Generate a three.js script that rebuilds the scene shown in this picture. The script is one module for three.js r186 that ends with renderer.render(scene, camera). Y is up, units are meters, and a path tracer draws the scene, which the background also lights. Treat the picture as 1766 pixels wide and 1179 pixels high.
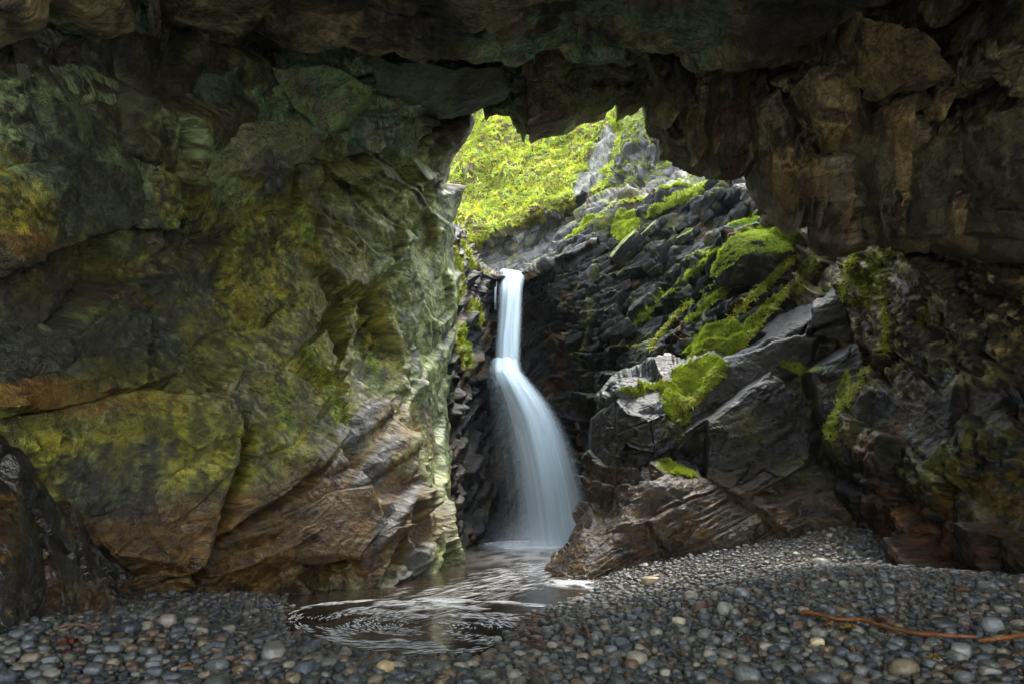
import * as THREE from 'three';
import { mergeGeometries, mergeVertices, toCreasedNormals } from 'three/addons/utils/BufferGeometryUtils.js';
import { ConvexGeometry } from 'three/addons/geometries/ConvexGeometry.js';

// ------------------------------------------------------------------ camera, sky, sun, exposure
const scene = new THREE.Scene();
const TILT = 12.5 * Math.PI / 180, FOCAL = 1172, EYE = new THREE.Vector3(0, 1.1, 0);
const camera = new THREE.PerspectiveCamera(2 * Math.atan(589.5 / FOCAL) * 180 / Math.PI, 1766 / 1179, 0.05, 900);
camera.position.copy(EYE);
camera.rotation.set(TILT, 0, 0);
const EXPOSURE = 8.3;
{ // soft bright sky, whiter near the horizon
  const w = 256, h = 128, d = new Float32Array(w * h * 4);
  for (let j = 0; j < h; j++) for (let i = 0; i < w; i++) {
    const el = Math.max(0, Math.sin((j / (h - 1) - 0.5) * Math.PI)), k = Math.pow(1 - el, 2.2), o = (j * w + i) * 4;
    d[o] = 0.9 + 0.2 * k; d[o + 1] = 0.99 + 0.1 * k; d[o + 2] = 1.08; d[o + 3] = 1;
  }
  const t = new THREE.DataTexture(d, w, h, THREE.RGBAFormat, THREE.FloatType);
  t.mapping = THREE.EquirectangularReflectionMapping; t.magFilter = t.minFilter = THREE.LinearFilter; t.needsUpdate = true;
  scene.background = t; scene.environment = t; scene.backgroundIntensity = 1; scene.environmentIntensity = 1;
}
const sun = new THREE.DirectionalLight(0xfff4e4, 0.85);
sun.position.set(0.2 * 60, 0.9 * 60, -0.36 * 60 - 14); sun.target.position.set(0, 0, -14);
sun.castShadow = true; sun.shadow.radius = 34; sun.shadow.mapSize.set(2048, 2048);
Object.assign(sun.shadow.camera, { left: -30, right: 30, top: 30, bottom: -30, near: 1, far: 140 });
scene.add(sun, sun.target);
const renderer = new THREE.WebGLRenderer({ antialias: true });
renderer.toneMapping = THREE.LinearToneMapping; renderer.toneMappingExposure = EXPOSURE;
renderer.shadowMap.enabled = true;

// ------------------------------------------------------------------ random numbers and noise
function rng(a) { return () => { a |= 0; a = a + 0x6D2B79F5 | 0; let t = Math.imul(a ^ a >>> 15, 1 | a); t = t + Math.imul(t ^ t >>> 7, 61 | t) ^ t; return ((t ^ t >>> 14) >>> 0) / 4294967296; }; }
const PERM = new Uint8Array(512), GX = new Float64Array(256), GY = new Float64Array(256), GZ = new Float64Array(256);
{
  const r = rng(77), p = [...Array(256).keys()];
  for (let i = 255; i > 0; i--) { const j = Math.floor(r() * (i + 1)); [p[i], p[j]] = [p[j], p[i]]; }
  for (let i = 0; i < 512; i++) PERM[i] = p[i & 255];
  for (let i = 0; i < 256; i++) { const z = r() * 2 - 1, a = r() * 6.2832, s = Math.sqrt(1 - z * z); GX[i] = s * Math.cos(a); GY[i] = s * Math.sin(a); GZ[i] = z; }
}
const fd = t => t * t * t * (t * (t * 6 - 15) + 10);
function noise(x, y, z) {
  const X = Math.floor(x), Y = Math.floor(y), Z = Math.floor(z); x -= X; y -= Y; z -= Z;
  const a = X & 255, b = Y & 255, c = Z & 255, u = fd(x), v = fd(y), w = fd(z);
  const A0 = PERM[a] + b, B0 = PERM[a + 1] + b, AA = PERM[A0] + c, AB = PERM[A0 + 1] + c, BA = PERM[B0] + c, BB = PERM[B0 + 1] + c;
  const g = (h, i, j, k) => GX[h] * i + GY[h] * j + GZ[h] * k;
  const l = (t, m, n) => m + t * (n - m);
  return 1.5 * l(w, l(v, l(u, g(PERM[AA], x, y, z), g(PERM[BA], x - 1, y, z)), l(u, g(PERM[AB], x, y - 1, z), g(PERM[BB], x - 1, y - 1, z))),
    l(v, l(u, g(PERM[AA + 1], x, y, z - 1), g(PERM[BA + 1], x - 1, y, z - 1)), l(u, g(PERM[AB + 1], x, y - 1, z - 1), g(PERM[BB + 1], x - 1, y - 1, z - 1))));
}
function fbm(x, y, z, o = 4, gain = 0.5) { let a = 1, s = 0, t = 0; for (let i = 0; i < o; i++) { s += a * noise(x, y, z); t += a; a *= gain; x = x * 2.03 + 17.1; y = y * 2.03 + 5.3; z = z * 2.03 + 9.7; } return s / t; }
function ridge(x, y, z, o = 4) { let a = 1, s = 0, t = 0; for (let i = 0; i < o; i++) { s += a * (1 - 2 * Math.abs(noise(x, y, z))); t += a; a *= 0.5; x = x * 2.1 + 3.1; y = y * 2.1 + 7.7; z = z * 2.1 + 1.3; } return s / t; }
const WO = { f1: 0, f2: 0, id: 0, x: 0, y: 0, z: 0 };
function worley(x, y, z) { // distances to the two nearest scattered points, the nearest one's id and offset
  const X = Math.floor(x), Y = Math.floor(y), Z = Math.floor(z); let f1 = 99, f2 = 99;
  for (let k = -1; k < 2; k++) for (let j = -1; j < 2; j++) for (let i = -1; i < 2; i++) {
    const h = PERM[PERM[PERM[(X + i) & 255] + ((Y + j) & 255)] + ((Z + k) & 255)], h2 = PERM[h + 91], h3 = PERM[h2 + 37];
    const dx = X + i + 0.1 + h / 320 - x, dy = Y + j + 0.1 + h2 / 320 - y, dz = Z + k + 0.1 + h3 / 320 - z, d = dx * dx + dy * dy + dz * dz;
    if (d < f1) { f2 = f1; f1 = d; WO.id = PERM[h + h3 & 511]; WO.x = -dx; WO.y = -dy; WO.z = -dz; } else if (d < f2) f2 = d;
  }
  WO.f1 = Math.sqrt(f1); WO.f2 = Math.sqrt(f2); return WO;
}
const R1 = id => PERM[id] / 255, R2 = id => PERM[id + 71] / 255, R3 = id => PERM[id + 133] / 255;
const clamp = (x, a = 0, b = 1) => x < a ? a : x > b ? b : x, mixf = (a, b, t) => a + (b - a) * t;
const sm = (a, b, x) => { const t = clamp((x - a) / (b - a)); return t * t * (3 - 2 * t); };

// ------------------------------------------------------------------ places: a photo pixel at a given distance ahead, or a world point
const V = (x, y, z) => new THREE.Vector3(x, y, z);
function P(px, py, d) {
  const x = (px - 883) / FOCAL, y = -(py - 589.5) / FOCAL, c = Math.cos(TILT), s = Math.sin(TILT), k = d / (c - y * s);
  return V(EYE.x + x * k, EYE.y + (y * c + s) * k, -d);
}
const pt = a => a instanceof THREE.Vector3 ? a : P(a[0], a[1], a[2]);
const names = {};
function numbered(n) { const k = names[n] = (names[n] ?? -1) + 1; return k ? `${n}_${String(k).padStart(3, '0')}` : n; }
function add(o, name, data, parent = scene) {
  o.name = parent === scene ? numbered(name) : name; if (data) o.userData = data; o.castShadow = o.receiveShadow = true; parent.add(o); return o;
}

// ------------------------------------------------------------------ textures (grain only; colours come from the vertices)
function tex(n, fn, srgb = false) {
  const d = new Uint8Array(n * n * 4);
  for (let j = 0; j < n; j++) for (let i = 0; i < n; i++) { const c = fn(i / n, j / n), o = (j * n + i) * 4; const a = Array.isArray(c) ? c : [c, c, c]; for (let k = 0; k < 3; k++) d[o + k] = clamp(a[k]) * 255; d[o + 3] = 255; }
  const t = new THREE.DataTexture(d, n, n, THREE.RGBAFormat); t.wrapS = t.wrapT = THREE.RepeatWrapping; t.magFilter = THREE.LinearFilter; t.minFilter = THREE.LinearMipmapLinearFilter; t.generateMipmaps = true;
  if (srgb) t.colorSpace = THREE.SRGBColorSpace; t.needsUpdate = true; return t;
}
const TAU = Math.PI * 2; // a torus in 4-D stands in for tiling noise: two 3-D looks blended across the seam
function tile(fn) { return (u, v) => { const a = sm(0, 1, u), b = sm(0, 1, v); const wu = u < 0.75 ? 1 : 1 - sm(0.75, 1, u), wv = v < 0.75 ? 1 : 1 - sm(0.75, 1, v); return wu * wv * fn(u, v) + (1 - wu) * wv * fn(u - 1, v) + wu * (1 - wv) * fn(u, v - 1) + (1 - wu) * (1 - wv) * fn(u - 1, v - 1); }; }
const rockBump = tex(1024, tile((u, v) => 0.5 + 0.2 * ridge(u * 9, v * 18, 3.1, 5) + 0.34 * fbm(u * 26, v * 34, 8.3, 5) + 0.1 * noise(u * 160, v * 190, 1)));
const rockGrain = tex(2048, tile((u, v) => { // mottled mineral grain, dark seams, pale crusts and specks
  const a = 0.62 + 0.5 * fbm(u * 7, v * 9, 1.7, 5) + 0.5 * fbm(u * 40, v * 52, 4.7, 4), k = ridge(u * 9 + 0.3 * noise(u * 30, v * 30, 1), v * 12, 7.7, 3), k2 = ridge(u * 24, v * 28, 2.2, 2), e = fbm(u * 30, v * 34, 3, 3), big = noise(u * 4, v * 4, 6);
  return clamp(a * (k > 0.78 ? 0.45 : 1) * (k2 > 0.84 ? 0.6 : 1) + (e + big * 0.3 > 0.32 ? 0.2 : 0), 0.06, 1);
}));
const rockGloss = tex(512, tile((u, v) => 0.62 + 0.5 * fbm(u * 10, v * 14, 6.1, 5)));
const softBump = tex(512, tile((u, v) => 0.5 + 0.4 * fbm(u * 20, v * 20, 2.2, 5)));
function rockMat(rough, bump = 0.03, extra = {}) {
  return new THREE.MeshPhysicalMaterial({ vertexColors: true, map: rockGrain, bumpMap: rockBump, bumpScale: bump, roughness: rough, roughnessMap: rockGloss, ...extra });
}
const M = {
  dry: rockMat(1.25, 0.06), damp: rockMat(0.95, 0.045), wet: rockMat(0.62, 0.028, { specularIntensity: 1 }), moss: rockMat(1.5, 0.05), dark: rockMat(0.9, 0.04, { specularIntensity: 0.28 }), sheen: rockMat(0.78, 0.05, { specularIntensity: 0.75 }),
};

// ------------------------------------------------------------------ curved rock sheets
const cr = (a, b, c, d, t) => 0.5 * (2 * b + (c - a) * t + (2 * a - 5 * b + 4 * c - d) * t * t + (3 * b - a - 3 * c + d) * t * t * t);
/* rows: control points; segU/segV: cells in each span; shape(p, n, c): height off the sheet at p; paint(p, n, h, out): colour, returns material slot */
function sheet(name, rows, segU, segV, o) {
  rows = rows.map(r => r.map(pt));
  const nu = segU.reduce((a, b) => a + b, 0) + 1, nv = segV.reduce((a, b) => a + b, 0) + 1, N = nu * nv, bu = [], bv = [];
  segU.forEach((n, i) => { for (let k = 0; k < n; k++) bu.push([i, k / n]); }); bu.push([segU.length - 1, 1]);
  segV.forEach((n, i) => { for (let k = 0; k < n; k++) bv.push([i, k / n]); }); bv.push([segV.length - 1, 1]);
  const base = new Float64Array(N * 3), pos = new Float32Array(N * 3), nor = new Float64Array(N * 3), uv = new Float32Array(N * 2), col = new Float32Array(N * 3), slot = new Uint8Array(N), hgt = new Float32Array(N);
  const R = rows.length, C = rows[0].length, cl = (i, n) => i < 0 ? 0 : i >= n ? n - 1 : i, tmp = [0, 0, 0, 0];
  const coord = ['x', 'y', 'z'], soft = o.soft ?? 1;
  for (let j = 0; j < nv; j++) for (let i = 0; i < nu; i++) {
    const [ci, s] = bu[i], [cj, t] = bv[j], at = (j * nu + i) * 3;
    for (let k = 0; k < 3; k++) {
      const q = coord[k];
      for (let m = -1; m < 3; m++) { const r = rows[cl(cj + m, R)]; tmp[m + 1] = mixf(mixf(r[cl(ci, C)][q], r[cl(ci + 1, C)][q], s), cr(r[cl(ci - 1, C)][q], r[cl(ci, C)][q], r[cl(ci + 1, C)][q], r[cl(ci + 2, C)][q], s), soft); }
      base[at + k] = mixf(mixf(tmp[1], tmp[2], t), cr(tmp[0], tmp[1], tmp[2], tmp[3], t), soft);
    }
  }
  const normals = src => {
    for (let j = 0; j < nv; j++) for (let i = 0; i < nu; i++) {
      const l = (j * nu + Math.max(0, i - 1)) * 3, r = (j * nu + Math.min(nu - 1, i + 1)) * 3, u = (Math.max(0, j - 1) * nu + i) * 3, d = (Math.min(nv - 1, j + 1) * nu + i) * 3, at = (j * nu + i) * 3;
      const ax = src[r] - src[l], ay = src[r + 1] - src[l + 1], az = src[r + 2] - src[l + 2], bx = src[d] - src[u], by = src[d + 1] - src[u + 1], bz = src[d + 2] - src[u + 2];
      let x = by * az - bz * ay, y = bz * ax - bx * az, z = bx * ay - by * ax; const m = (o.flip ? -1 : 1) / (Math.hypot(x, y, z) || 1);
      nor[at] = x * m; nor[at + 1] = y * m; nor[at + 2] = z * m;
    }
  };
  normals(base);
  for (let j = 0; j < nv; j++) for (let i = 0; i < nu; i++) { // uv in metres along the sheet
    const k = j * nu + i, at = k * 3;
    uv[k * 2] = i ? uv[k * 2 - 2] + Math.hypot(base[at] - base[at - 3], base[at + 1] - base[at - 2], base[at + 2] - base[at - 1]) : 0;
    const up = at - nu * 3; uv[k * 2 + 1] = j ? uv[(k - nu) * 2 + 1] + Math.hypot(base[at] - base[up], base[at + 1] - base[up + 1], base[at + 2] - base[up + 2]) : 0;
  }
  const mid = Math.floor(nv / 2) * nu, ucol = new Float32Array(nu); for (let i = 0; i < nu; i++) ucol[i] = uv[(mid + i) * 2];
  const S = { nu, nv, base, uv };
  S.find = (px, py) => { // the sheet's own (u, v) in metres nearest to a pixel's ray
    const r = P(px, py, 1).sub(EYE).normalize(); let best = 1e9, bk = 0;
    for (let k = 0; k < N; k += 1) { const x = base[k * 3] - EYE.x, y = base[k * 3 + 1] - EYE.y, z = base[k * 3 + 2] - EYE.z, t = x * r.x + y * r.y + z * r.z; if (t < 0.5) continue; const e = (x * x + y * y + z * z - t * t) / (t * t) + t * 1e-9; if (e < best) { best = e; bk = k; } }
    return [ucol[bk % nu], uv[bk * 2 + 1], V(base[bk * 3], base[bk * 3 + 1], base[bk * 3 + 2])];
  };
  if (o.prepare) o.prepare(S);
  const p = V(), n = V(), out = [0, 0, 0];
  const passes = o.shapes || [o.shape];
  const cur = new Float64Array(base);
  const hh = new Float32Array(N), h2 = new Float32Array(N);
  passes.forEach((f, pass) => {
    for (let k = 0; k < N; k++) { const at = k * 3; p.set(cur[at], cur[at + 1], cur[at + 2]); n.set(nor[at], nor[at + 1], nor[at + 2]); hh[k] = f(p, n, ucol[k % nu], uv[k * 2 + 1], k); }
    for (let rep = pass ? 0 : (o.wear ?? 1); rep > 0; rep--) { // wear the broken edges
      for (let j = 0; j < nv; j++) for (let i = 0; i < nu; i++) { const k = j * nu + i, l = i ? k - 1 : k, r = i < nu - 1 ? k + 1 : k; h2[k] = 0.25 * hh[l] + 0.5 * hh[k] + 0.25 * hh[r]; }
      for (let j = 0; j < nv; j++) for (let i = 0; i < nu; i++) { const k = j * nu + i, u = j ? k - nu : k, d = j < nv - 1 ? k + nu : k; hh[k] = 0.25 * h2[u] + 0.5 * h2[k] + 0.25 * h2[d]; }
    }
    for (let k = 0; k < N; k++) { const at = k * 3, h = hh[k]; hgt[k] += h; pos[at] = cur[at] + nor[at] * h; pos[at + 1] = cur[at + 1] + nor[at + 1] * h; pos[at + 2] = cur[at + 2] + nor[at + 2] * h; }
    for (let k = 0; k < N * 3; k++) cur[k] = pos[k];
  });
  normals(cur);
  for (let k = 0; k < N; k++) {
    const at = k * 3; p.set(cur[at], cur[at + 1], cur[at + 2]); n.set(nor[at], nor[at + 1], nor[at + 2]);
    slot[k] = o.paint(p, n, hgt[k], out, ucol[k % nu], uv[k * 2 + 1]) | 0; const mt = clamp(1 + (o.mottle ?? 0.7) * (1.3 * fbm(p.x * 15, p.y * 15, p.z * 15, 2) + 0.8 * noise(p.x * 4.3 + 5, p.y * 4.3, p.z * 4.3)), 0.3, 1.9); // grain of the stone itself
    col[at] = out[0] * mt; col[at + 1] = out[1] * mt; col[at + 2] = out[2] * mt;
  }
  const mats = o.mats, lists = mats.map(() => []);
  for (let j = 0; j < nv - 1; j++) for (let i = 0; i < nu - 1; i++) {
    const a = j * nu + i, b = a + 1, c = a + nu, d = c + 1, L = lists[Math.min(mats.length - 1, slot[a])];
    if ((i + j) & 1) o.flip ? L.push(a, b, c, b, d, c) : L.push(a, c, b, b, c, d); else o.flip ? L.push(a, b, d, a, d, c) : L.push(a, d, b, a, c, d);
  }
  const g = new THREE.BufferGeometry(), idx = new Uint32Array(lists.reduce((a, l) => a + l.length, 0)); let at = 0;
  lists.forEach((l, m) => { if (l.length) g.addGroup(at, l.length, m); idx.set(l, at); at += l.length; });
  const sc = o.uvScale ?? 0.5, [UA, VA] = o.axes; for (let k = 0; k < N * 3; k++) pos[k] = cur[k];
  for (let k = 0; k < N; k++) { const x = pos[k * 3], y = pos[k * 3 + 1], z = pos[k * 3 + 2]; uv[k * 2] = sc * (x * UA[0] + y * UA[1] + z * UA[2]); uv[k * 2 + 1] = sc * (x * VA[0] + y * VA[1] + z * VA[2]); }
  const nf = new Float32Array(N * 3); for (let k = 0; k < N * 3; k++) nf[k] = nor[k];
  g.setAttribute('position', new THREE.BufferAttribute(pos, 3)); g.setAttribute('normal', new THREE.BufferAttribute(nf, 3)); g.setAttribute('uv', new THREE.BufferAttribute(uv, 2)); g.setAttribute('color', new THREE.BufferAttribute(col, 3));
  g.setIndex(new THREE.BufferAttribute(idx, 1));
  const mesh = add(new THREE.Mesh(g, mats), name, o.data);
  S.mesh = mesh; S.pos = pos; S.nor = nf; S.slot = slot; S.N = N; S.col = col;
  S.at = (px, py) => { // the built surface's front-most vertex near a pixel's ray: [point, normal, offset of the ray in radians squared]
    const r = P(px, py, 1).sub(EYE).normalize(); let best = 1e9, bk = 0; const q = S.pos;
    for (let k = 0; k < N; k += 2) { const x = q[k * 3] - EYE.x, y = q[k * 3 + 1] - EYE.y, z = q[k * 3 + 2] - EYE.z, t = x * r.x + y * r.y + z * r.z; if (t < 0.5) continue; const e = (x * x + y * y + z * z - t * t) / (t * t) * 3e4 + t * 0.15; if (e < best) { best = e; bk = k; } }
    return [V(q[bk * 3], q[bk * 3 + 1], q[bk * 3 + 2]), V(nf[bk * 3], nf[bk * 3 + 1], nf[bk * 3 + 2])];
  };
  return S;
}
// rock relief: leaning slabs, split blocks, ledges along the bedding, roughness
function frame(ax, ay, az, twist = 0) { // axes with the first across the bedding
  const a = V(ax, ay, az).normalize(), b = V(0.31, 0.2, 0.93).cross(a).normalize().applyAxisAngle(a, twist), c = a.clone().cross(b);
  return [a, b, c];
}
const JB = { id: 0, e: 0, a: 0, b: 0, c: 0 };
function hash3(i, j, k) { return PERM[PERM[PERM[i & 255] + (j & 255)] + (k & 255)]; }
function joints(a, b, c) { // staggered straight-sided blocks: id, distance to the nearest side (in blocks), offset from the middle
  let i = Math.floor(a); const ja = 0.35 * (PERM[i & 255] / 255 - 0.5), jn = 0.35 * (PERM[(i + 1) & 255] / 255 - 0.5); let a0 = i + ja, a1 = i + 1 + jn;
  if (a < a0) { i--; a1 = a0; a0 = i + 0.35 * (PERM[i & 255] / 255 - 0.5); } else if (a >= a1) { i++; a0 = a1; a1 = i + 1 + 0.35 * (PERM[(i + 1) & 255] / 255 - 0.5); }
  const sb = PERM[(i + 40) & 255] / 255, bb = b * (0.65 + 0.7 * PERM[(i + 99) & 255] / 255) + sb * 7; const j = Math.floor(bb), sc = hash3(i, j, 5) / 255, cc = c * (0.65 + 0.7 * hash3(i, j, 9) / 255) + sc * 7, k = Math.floor(cc);
  JB.id = hash3(i, j, k); JB.a = (a - a0) / (a1 - a0) - 0.5; JB.b = bb - j - 0.5; JB.c = cc - k - 0.5;
  JB.e = Math.min((0.5 - Math.abs(JB.a)) * 1.0, 0.5 - Math.abs(JB.b), 0.5 - Math.abs(JB.c)); return JB;
}
function relief(F, q) { // q: la, lb, lc block size (m), amp, tilt, crack, led (bed thickness m), ledAmp, rough, fine, warp
  const [A, B, Cc] = F, w = q.warp ?? 0.3, wf = q.wf ?? 0.4, sk = q.skew ?? 0.35;
  return (p) => {
    let a = p.x * A.x + p.y * A.y + p.z * A.z, b = p.x * B.x + p.y * B.y + p.z * B.z, c = p.x * Cc.x + p.y * Cc.y + p.z * Cc.z;
    const lo = fbm(b * wf, c * wf, a * wf, 3); a += w * lo; b += w * noise(a * wf + 7, c * wf, b * wf);
    const chip = 0.05 * noise(p.x * 3.1, p.y * 3.1, p.z * 3.1) + 0.025 * noise(p.x * 8.1, p.y * 8.1, p.z * 8.1);
    const bs = b + sk * c + chip, cs = c - sk * 0.6 * a + chip, as = a + chip * 0.4;
    let h = 0;
    if (q.amp) {
      const k = joints(as / q.la, bs / q.lb, cs / q.lc), id = k.id, g = R3(id);
      h += q.amp * (R1(id) - 0.5) * 2 + q.tilt * ((R2(id) - 0.5) * k.b * q.lb + (R3(id) - 0.5) * k.c * q.lc + (0.25 + R1(id)) * k.a * q.la * 0.8) * 2;
      if (g > 0.35) h -= (q.crack ?? 0.1) * (1 - sm(0, (q.edge ?? 0.05) * (0.5 + g), k.e)) * g;
      const shat = sm(-0.25, 0.3, noise(p.x * 0.6 + 11, p.y * 0.6, p.z * 0.6)) * (q.subAmp ?? 0.5), s2 = q.sub ?? 0.36;
      if (shat > 0.02) {
        const m = joints(as / q.la / s2 + 31, (bs + 0.3 * cs) / q.lb / s2, cs / q.lc / s2), i2 = m.id;
        h += shat * (q.amp * (R1(i2) - 0.5) * 1.6 + q.tilt * 2 * ((R2(i2) - 0.5) * m.b * q.lb * s2 + (R3(i2) - 0.5) * m.c * q.lc * s2 + (0.2 + R1(i2)) * m.a * q.la * s2 * 0.8));
        if (R2(i2) > 0.5) h -= shat * (q.crack ?? 0.1) * 0.6 * (1 - sm(0, 0.07, m.e));
        const s3 = s2 * 0.34, n3 = joints(as / q.la / s3 + 7, (bs - 0.4 * cs) / q.lb / s3, cs / q.lc / s3), i3 = n3.id, sh3 = shat * sm(0.05, 0.4, noise(p.x * 1.3 + 3, p.y * 1.3, p.z * 1.3 + 8));
        if (sh3 > 0.02) h += sh3 * (q.amp * 0.55 * (R1(i3) - 0.5) * 2 + q.tilt * 1.4 * (R2(i3) - 0.5) * n3.b * q.lb * s3);
      }
    }
    if (q.ledAmp) { // beds that stand out by different amounts, each broken off along its length
      const s = as / q.led + 0.25 * noise(b * 0.5, c * 0.5, a * 0.3), i = Math.floor(s), f = s - i, id = PERM[i & 255], br = noise(b * 0.8 + R2(id) * 19, c * 0.8, R1(id) * 9);
      h += q.ledAmp * ((R1(id) - 0.4) * sm(0, 0.06, f) * sm(0, 0.03, 1 - f) + 0.5 * (f - 0.5)) * (0.7 + 1.1 * br);
      const t = as / q.led * 3.7 + 0.3 * noise(b * 1.2, c * 1.2, a), ti = Math.floor(t), g = t - ti, i3 = PERM[ti + 57 & 255];
      h += q.ledAmp * 0.35 * ((R1(i3) - 0.5) + 0.6 * (g - 0.5)) * (0.6 + 1.2 * noise(b * 1.7 + R2(i3) * 19, c * 1.7, 3));
    }
    const fm = 0.5 + 0.8 * noise(p.x * 0.9 + 5, p.y * 0.9, p.z * 0.9);
    h += (q.rough ?? 0.05) * fbm(p.x * 0.9, p.y * 0.9, p.z * 0.9, 3) + (q.fine ?? 0.02) * (fm > 0 ? fm : 0) * (1.2 * noise(a * 22, b * 2.2, c * 2.2) + 0.7 * noise(a * 47, b * 5, c * 5)) + (q.fine ?? 0.02) * 0.6 * fbm(p.x * 7, p.y * 7, p.z * 7, 3);
    return h;
  };
}
// a broken-off slab: outline at its own distances, thick towards the rock behind, faces split and roughened
function split(tri, L) { // cut every edge longer than L in two until none is left; an edge is cut alike on both of its sides
  const L2 = L * L, mid = (a, b) => a.clone().add(b).multiplyScalar(0.5); let more = true, pass = 0;
  while (more && pass++ < 9) {
    more = false; const o = [];
    for (const [a, b, c] of tri) {
      const e = [a.distanceToSquared(b) > L2, b.distanceToSquared(c) > L2, c.distanceToSquared(a) > L2], k = e[0] + e[1] + e[2];
      if (!k) { o.push([a, b, c]); continue; } more = true;
      if (k === 3) { const x = mid(a, b), y = mid(b, c), z = mid(c, a); o.push([a, x, z], [x, b, y], [z, y, c], [x, y, z]); continue; }
      let [p, q, r] = e[0] && (k === 1 || e[2]) ? [a, b, c] : e[1] && (k === 1 || e[0]) ? [b, c, a] : [c, a, b]; // first edge p-q is cut; with two cuts the other is r-p
      const x = mid(p, q); if (k === 1) o.push([p, x, r], [x, q, r]); else { const z = mid(r, p); o.push([p, x, z], [x, q, r], [x, r, z]); }
    }
    tri = o;
  }
  return tri;
}
function roughen(tri, cell, f, crease = 0.7, uvs = 0.6) {
  tri = split(tri, cell);
  const pos = new Float32Array(tri.length * 9); let k = 0; for (const t of tri) for (const q of t) { const r = f(q); pos[k++] = r.x; pos[k++] = r.y; pos[k++] = r.z; }
  let g = new THREE.BufferGeometry(); g.setAttribute('position', new THREE.BufferAttribute(pos, 3)); g = toCreasedNormals(g, crease);
  const n = g.attributes.normal, p = g.attributes.position, uv = new Float32Array(p.count * 2);
  for (let i = 0; i < p.count; i += 3) { const ax = Math.abs(n.getX(i)), ay = Math.abs(n.getY(i)), az = Math.abs(n.getZ(i)); for (let m = i; m < i + 3; m++) { uv[m * 2] = (ax > ay && ax > az ? p.getZ(m) : p.getX(m)) * uvs; uv[m * 2 + 1] = (ay > ax && ay > az ? p.getZ(m) : p.getY(m)) * uvs; } }
  g.setAttribute('uv', new THREE.BufferAttribute(uv, 2)); return g;
}
function colored(g, paint) { const p = g.attributes.position, n = g.attributes.normal, c = new Float32Array(p.count * 3), P0 = V(), N0 = V(), o = [0, 0, 0]; for (let i = 0; i < p.count; i++) { paint(P0.fromBufferAttribute(p, i), N0.fromBufferAttribute(n, i), 0, o); c.set(o, i * 3); } g.setAttribute('color', new THREE.BufferAttribute(c, 3)); return g; }
function slabGeo(outline, thick, paint, o = {}) {
  const f = outline.map(pt), cen = f.reduce((a, b) => a.add(b), V()).multiplyScalar(1 / f.length), back = o.back || V(0, 0.25, -1), b = f.map(q => q.clone().lerp(cen, 0.12).addScaledVector(back, thick)), bev = o.bevel ?? 0.05, fr = f.map(q => q.clone().lerp(cen, bev).addScaledVector(back, -thick * 0.06));
  const tris = THREE.ShapeUtils.triangulateShape(outline.map(a => new THREE.Vector2(a[0], -a[1])), []), T = [];
  for (const [i, j, k] of tris) { T.push([fr[i], fr[j], fr[k]]); T.push([b[k], b[j], b[i]]); }
  const ccw = THREE.ShapeUtils.area(outline.map(a => new THREE.Vector2(a[0], -a[1]))) > 0, n = f.length;
  const quad = (p, q, r, s) => ccw ? T.push([p, r, q], [q, r, s]) : T.push([p, q, r], [q, s, r]);
  for (let i = 0; i < n; i++) { const j = (i + 1) % n; quad(fr[i], fr[j], f[i], f[j]); quad(f[i], f[j], b[i], b[j]); }
  if (!ccw) for (let i = 0; i < tris.length * 2; i++) T[i].reverse();
  const am = o.amp ?? 0.03, A = o.frame || frame(0.5, 0.5, 0.7), rel = relief(A, { la: 0.16, lb: 0.5, lc: 0.42, amp: 0.028, tilt: 0.14, crack: 0.05, edge: 0.05, warp: 0.25, sub: 0.4, subAmp: 0.6, led: 0.2, ledAmp: 0.03, rough: 0.06, fine: 0.014 });
  const g = roughen(T, o.cell ?? 0.04, q => { const a = q.dot(A[0]), bb = q.dot(A[1]), c = q.dot(A[2]), s = am * 1.6 * noise(q.x * 1.7, q.y * 1.7, q.z * 1.7) + am * 0.8 * noise(a * 14, bb * 2, c * 2) + am * 0.5 * noise(q.x * 9, q.y * 9, q.z * 9); return V(q.x + am * noise(q.y * 3, q.z * 3, q.x * 3) , q.y + am * noise(q.z * 3.3 + 7, q.x * 3.3, q.y * 3.3), q.z + s + rel(q) * (o.rel ?? 1)); }, 0.55);
  const tn = o.tone || [1, 1, 1]; return paint ? colored(g, (p, nn, h, out) => { paint(p, nn, h, out); out[0] *= tn[0]; out[1] *= tn[1]; out[2] *= tn[2]; }) : g;
}
// a patch of tone or matter (moss, lichen, stain, painted reflection): a wobbly ellipse on the rock round a pixel's place at a distance
function patches(list) {
  const L = list.map(([px, py, d, rx, ry, rot = 0, k = 1]) => ({ c: P(px, py, d), rx: rx * d / FOCAL, ry: ry * d / FOCAL, cs: Math.cos(rot), sn: Math.sin(rot), k }));
  return (p, wob) => { let m = 0; for (const b of L) { const dx = p.x - b.c.x, dy = p.y - b.c.y, dz = (p.z - b.c.z) / (2.5 * Math.max(b.rx, b.ry)), u = (dx * b.cs + dy * b.sn) / b.rx, v = (dy * b.cs - dx * b.sn) / b.ry, e = u * u + v * v + dz * dz; if (e < 4) { const t = b.k * (1 - sm(0.35, 1.7, e + wob)); if (t > m) m = t; } } return m; };
}
function polyline(S, pts) { const q = pts.map(a => S.find(a[0], a[1])); return (u, v) => { let best = 1e9, sd = 1; for (let i = 0; i < q.length - 1; i++) { const ax = q[i][0], ay = q[i][1], bx = q[i + 1][0] - ax, by = q[i + 1][1] - ay, t = clamp(((u - ax) * bx + (v - ay) * by) / (bx * bx + by * by || 1)), dx = u - ax - bx * t, dy = v - ay - by * t, e = Math.hypot(dx, dy); if (e < best) { best = e; sd = bx * dy - by * dx > 0 ? 1 : -1; } } return best * sd; }; }

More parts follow.
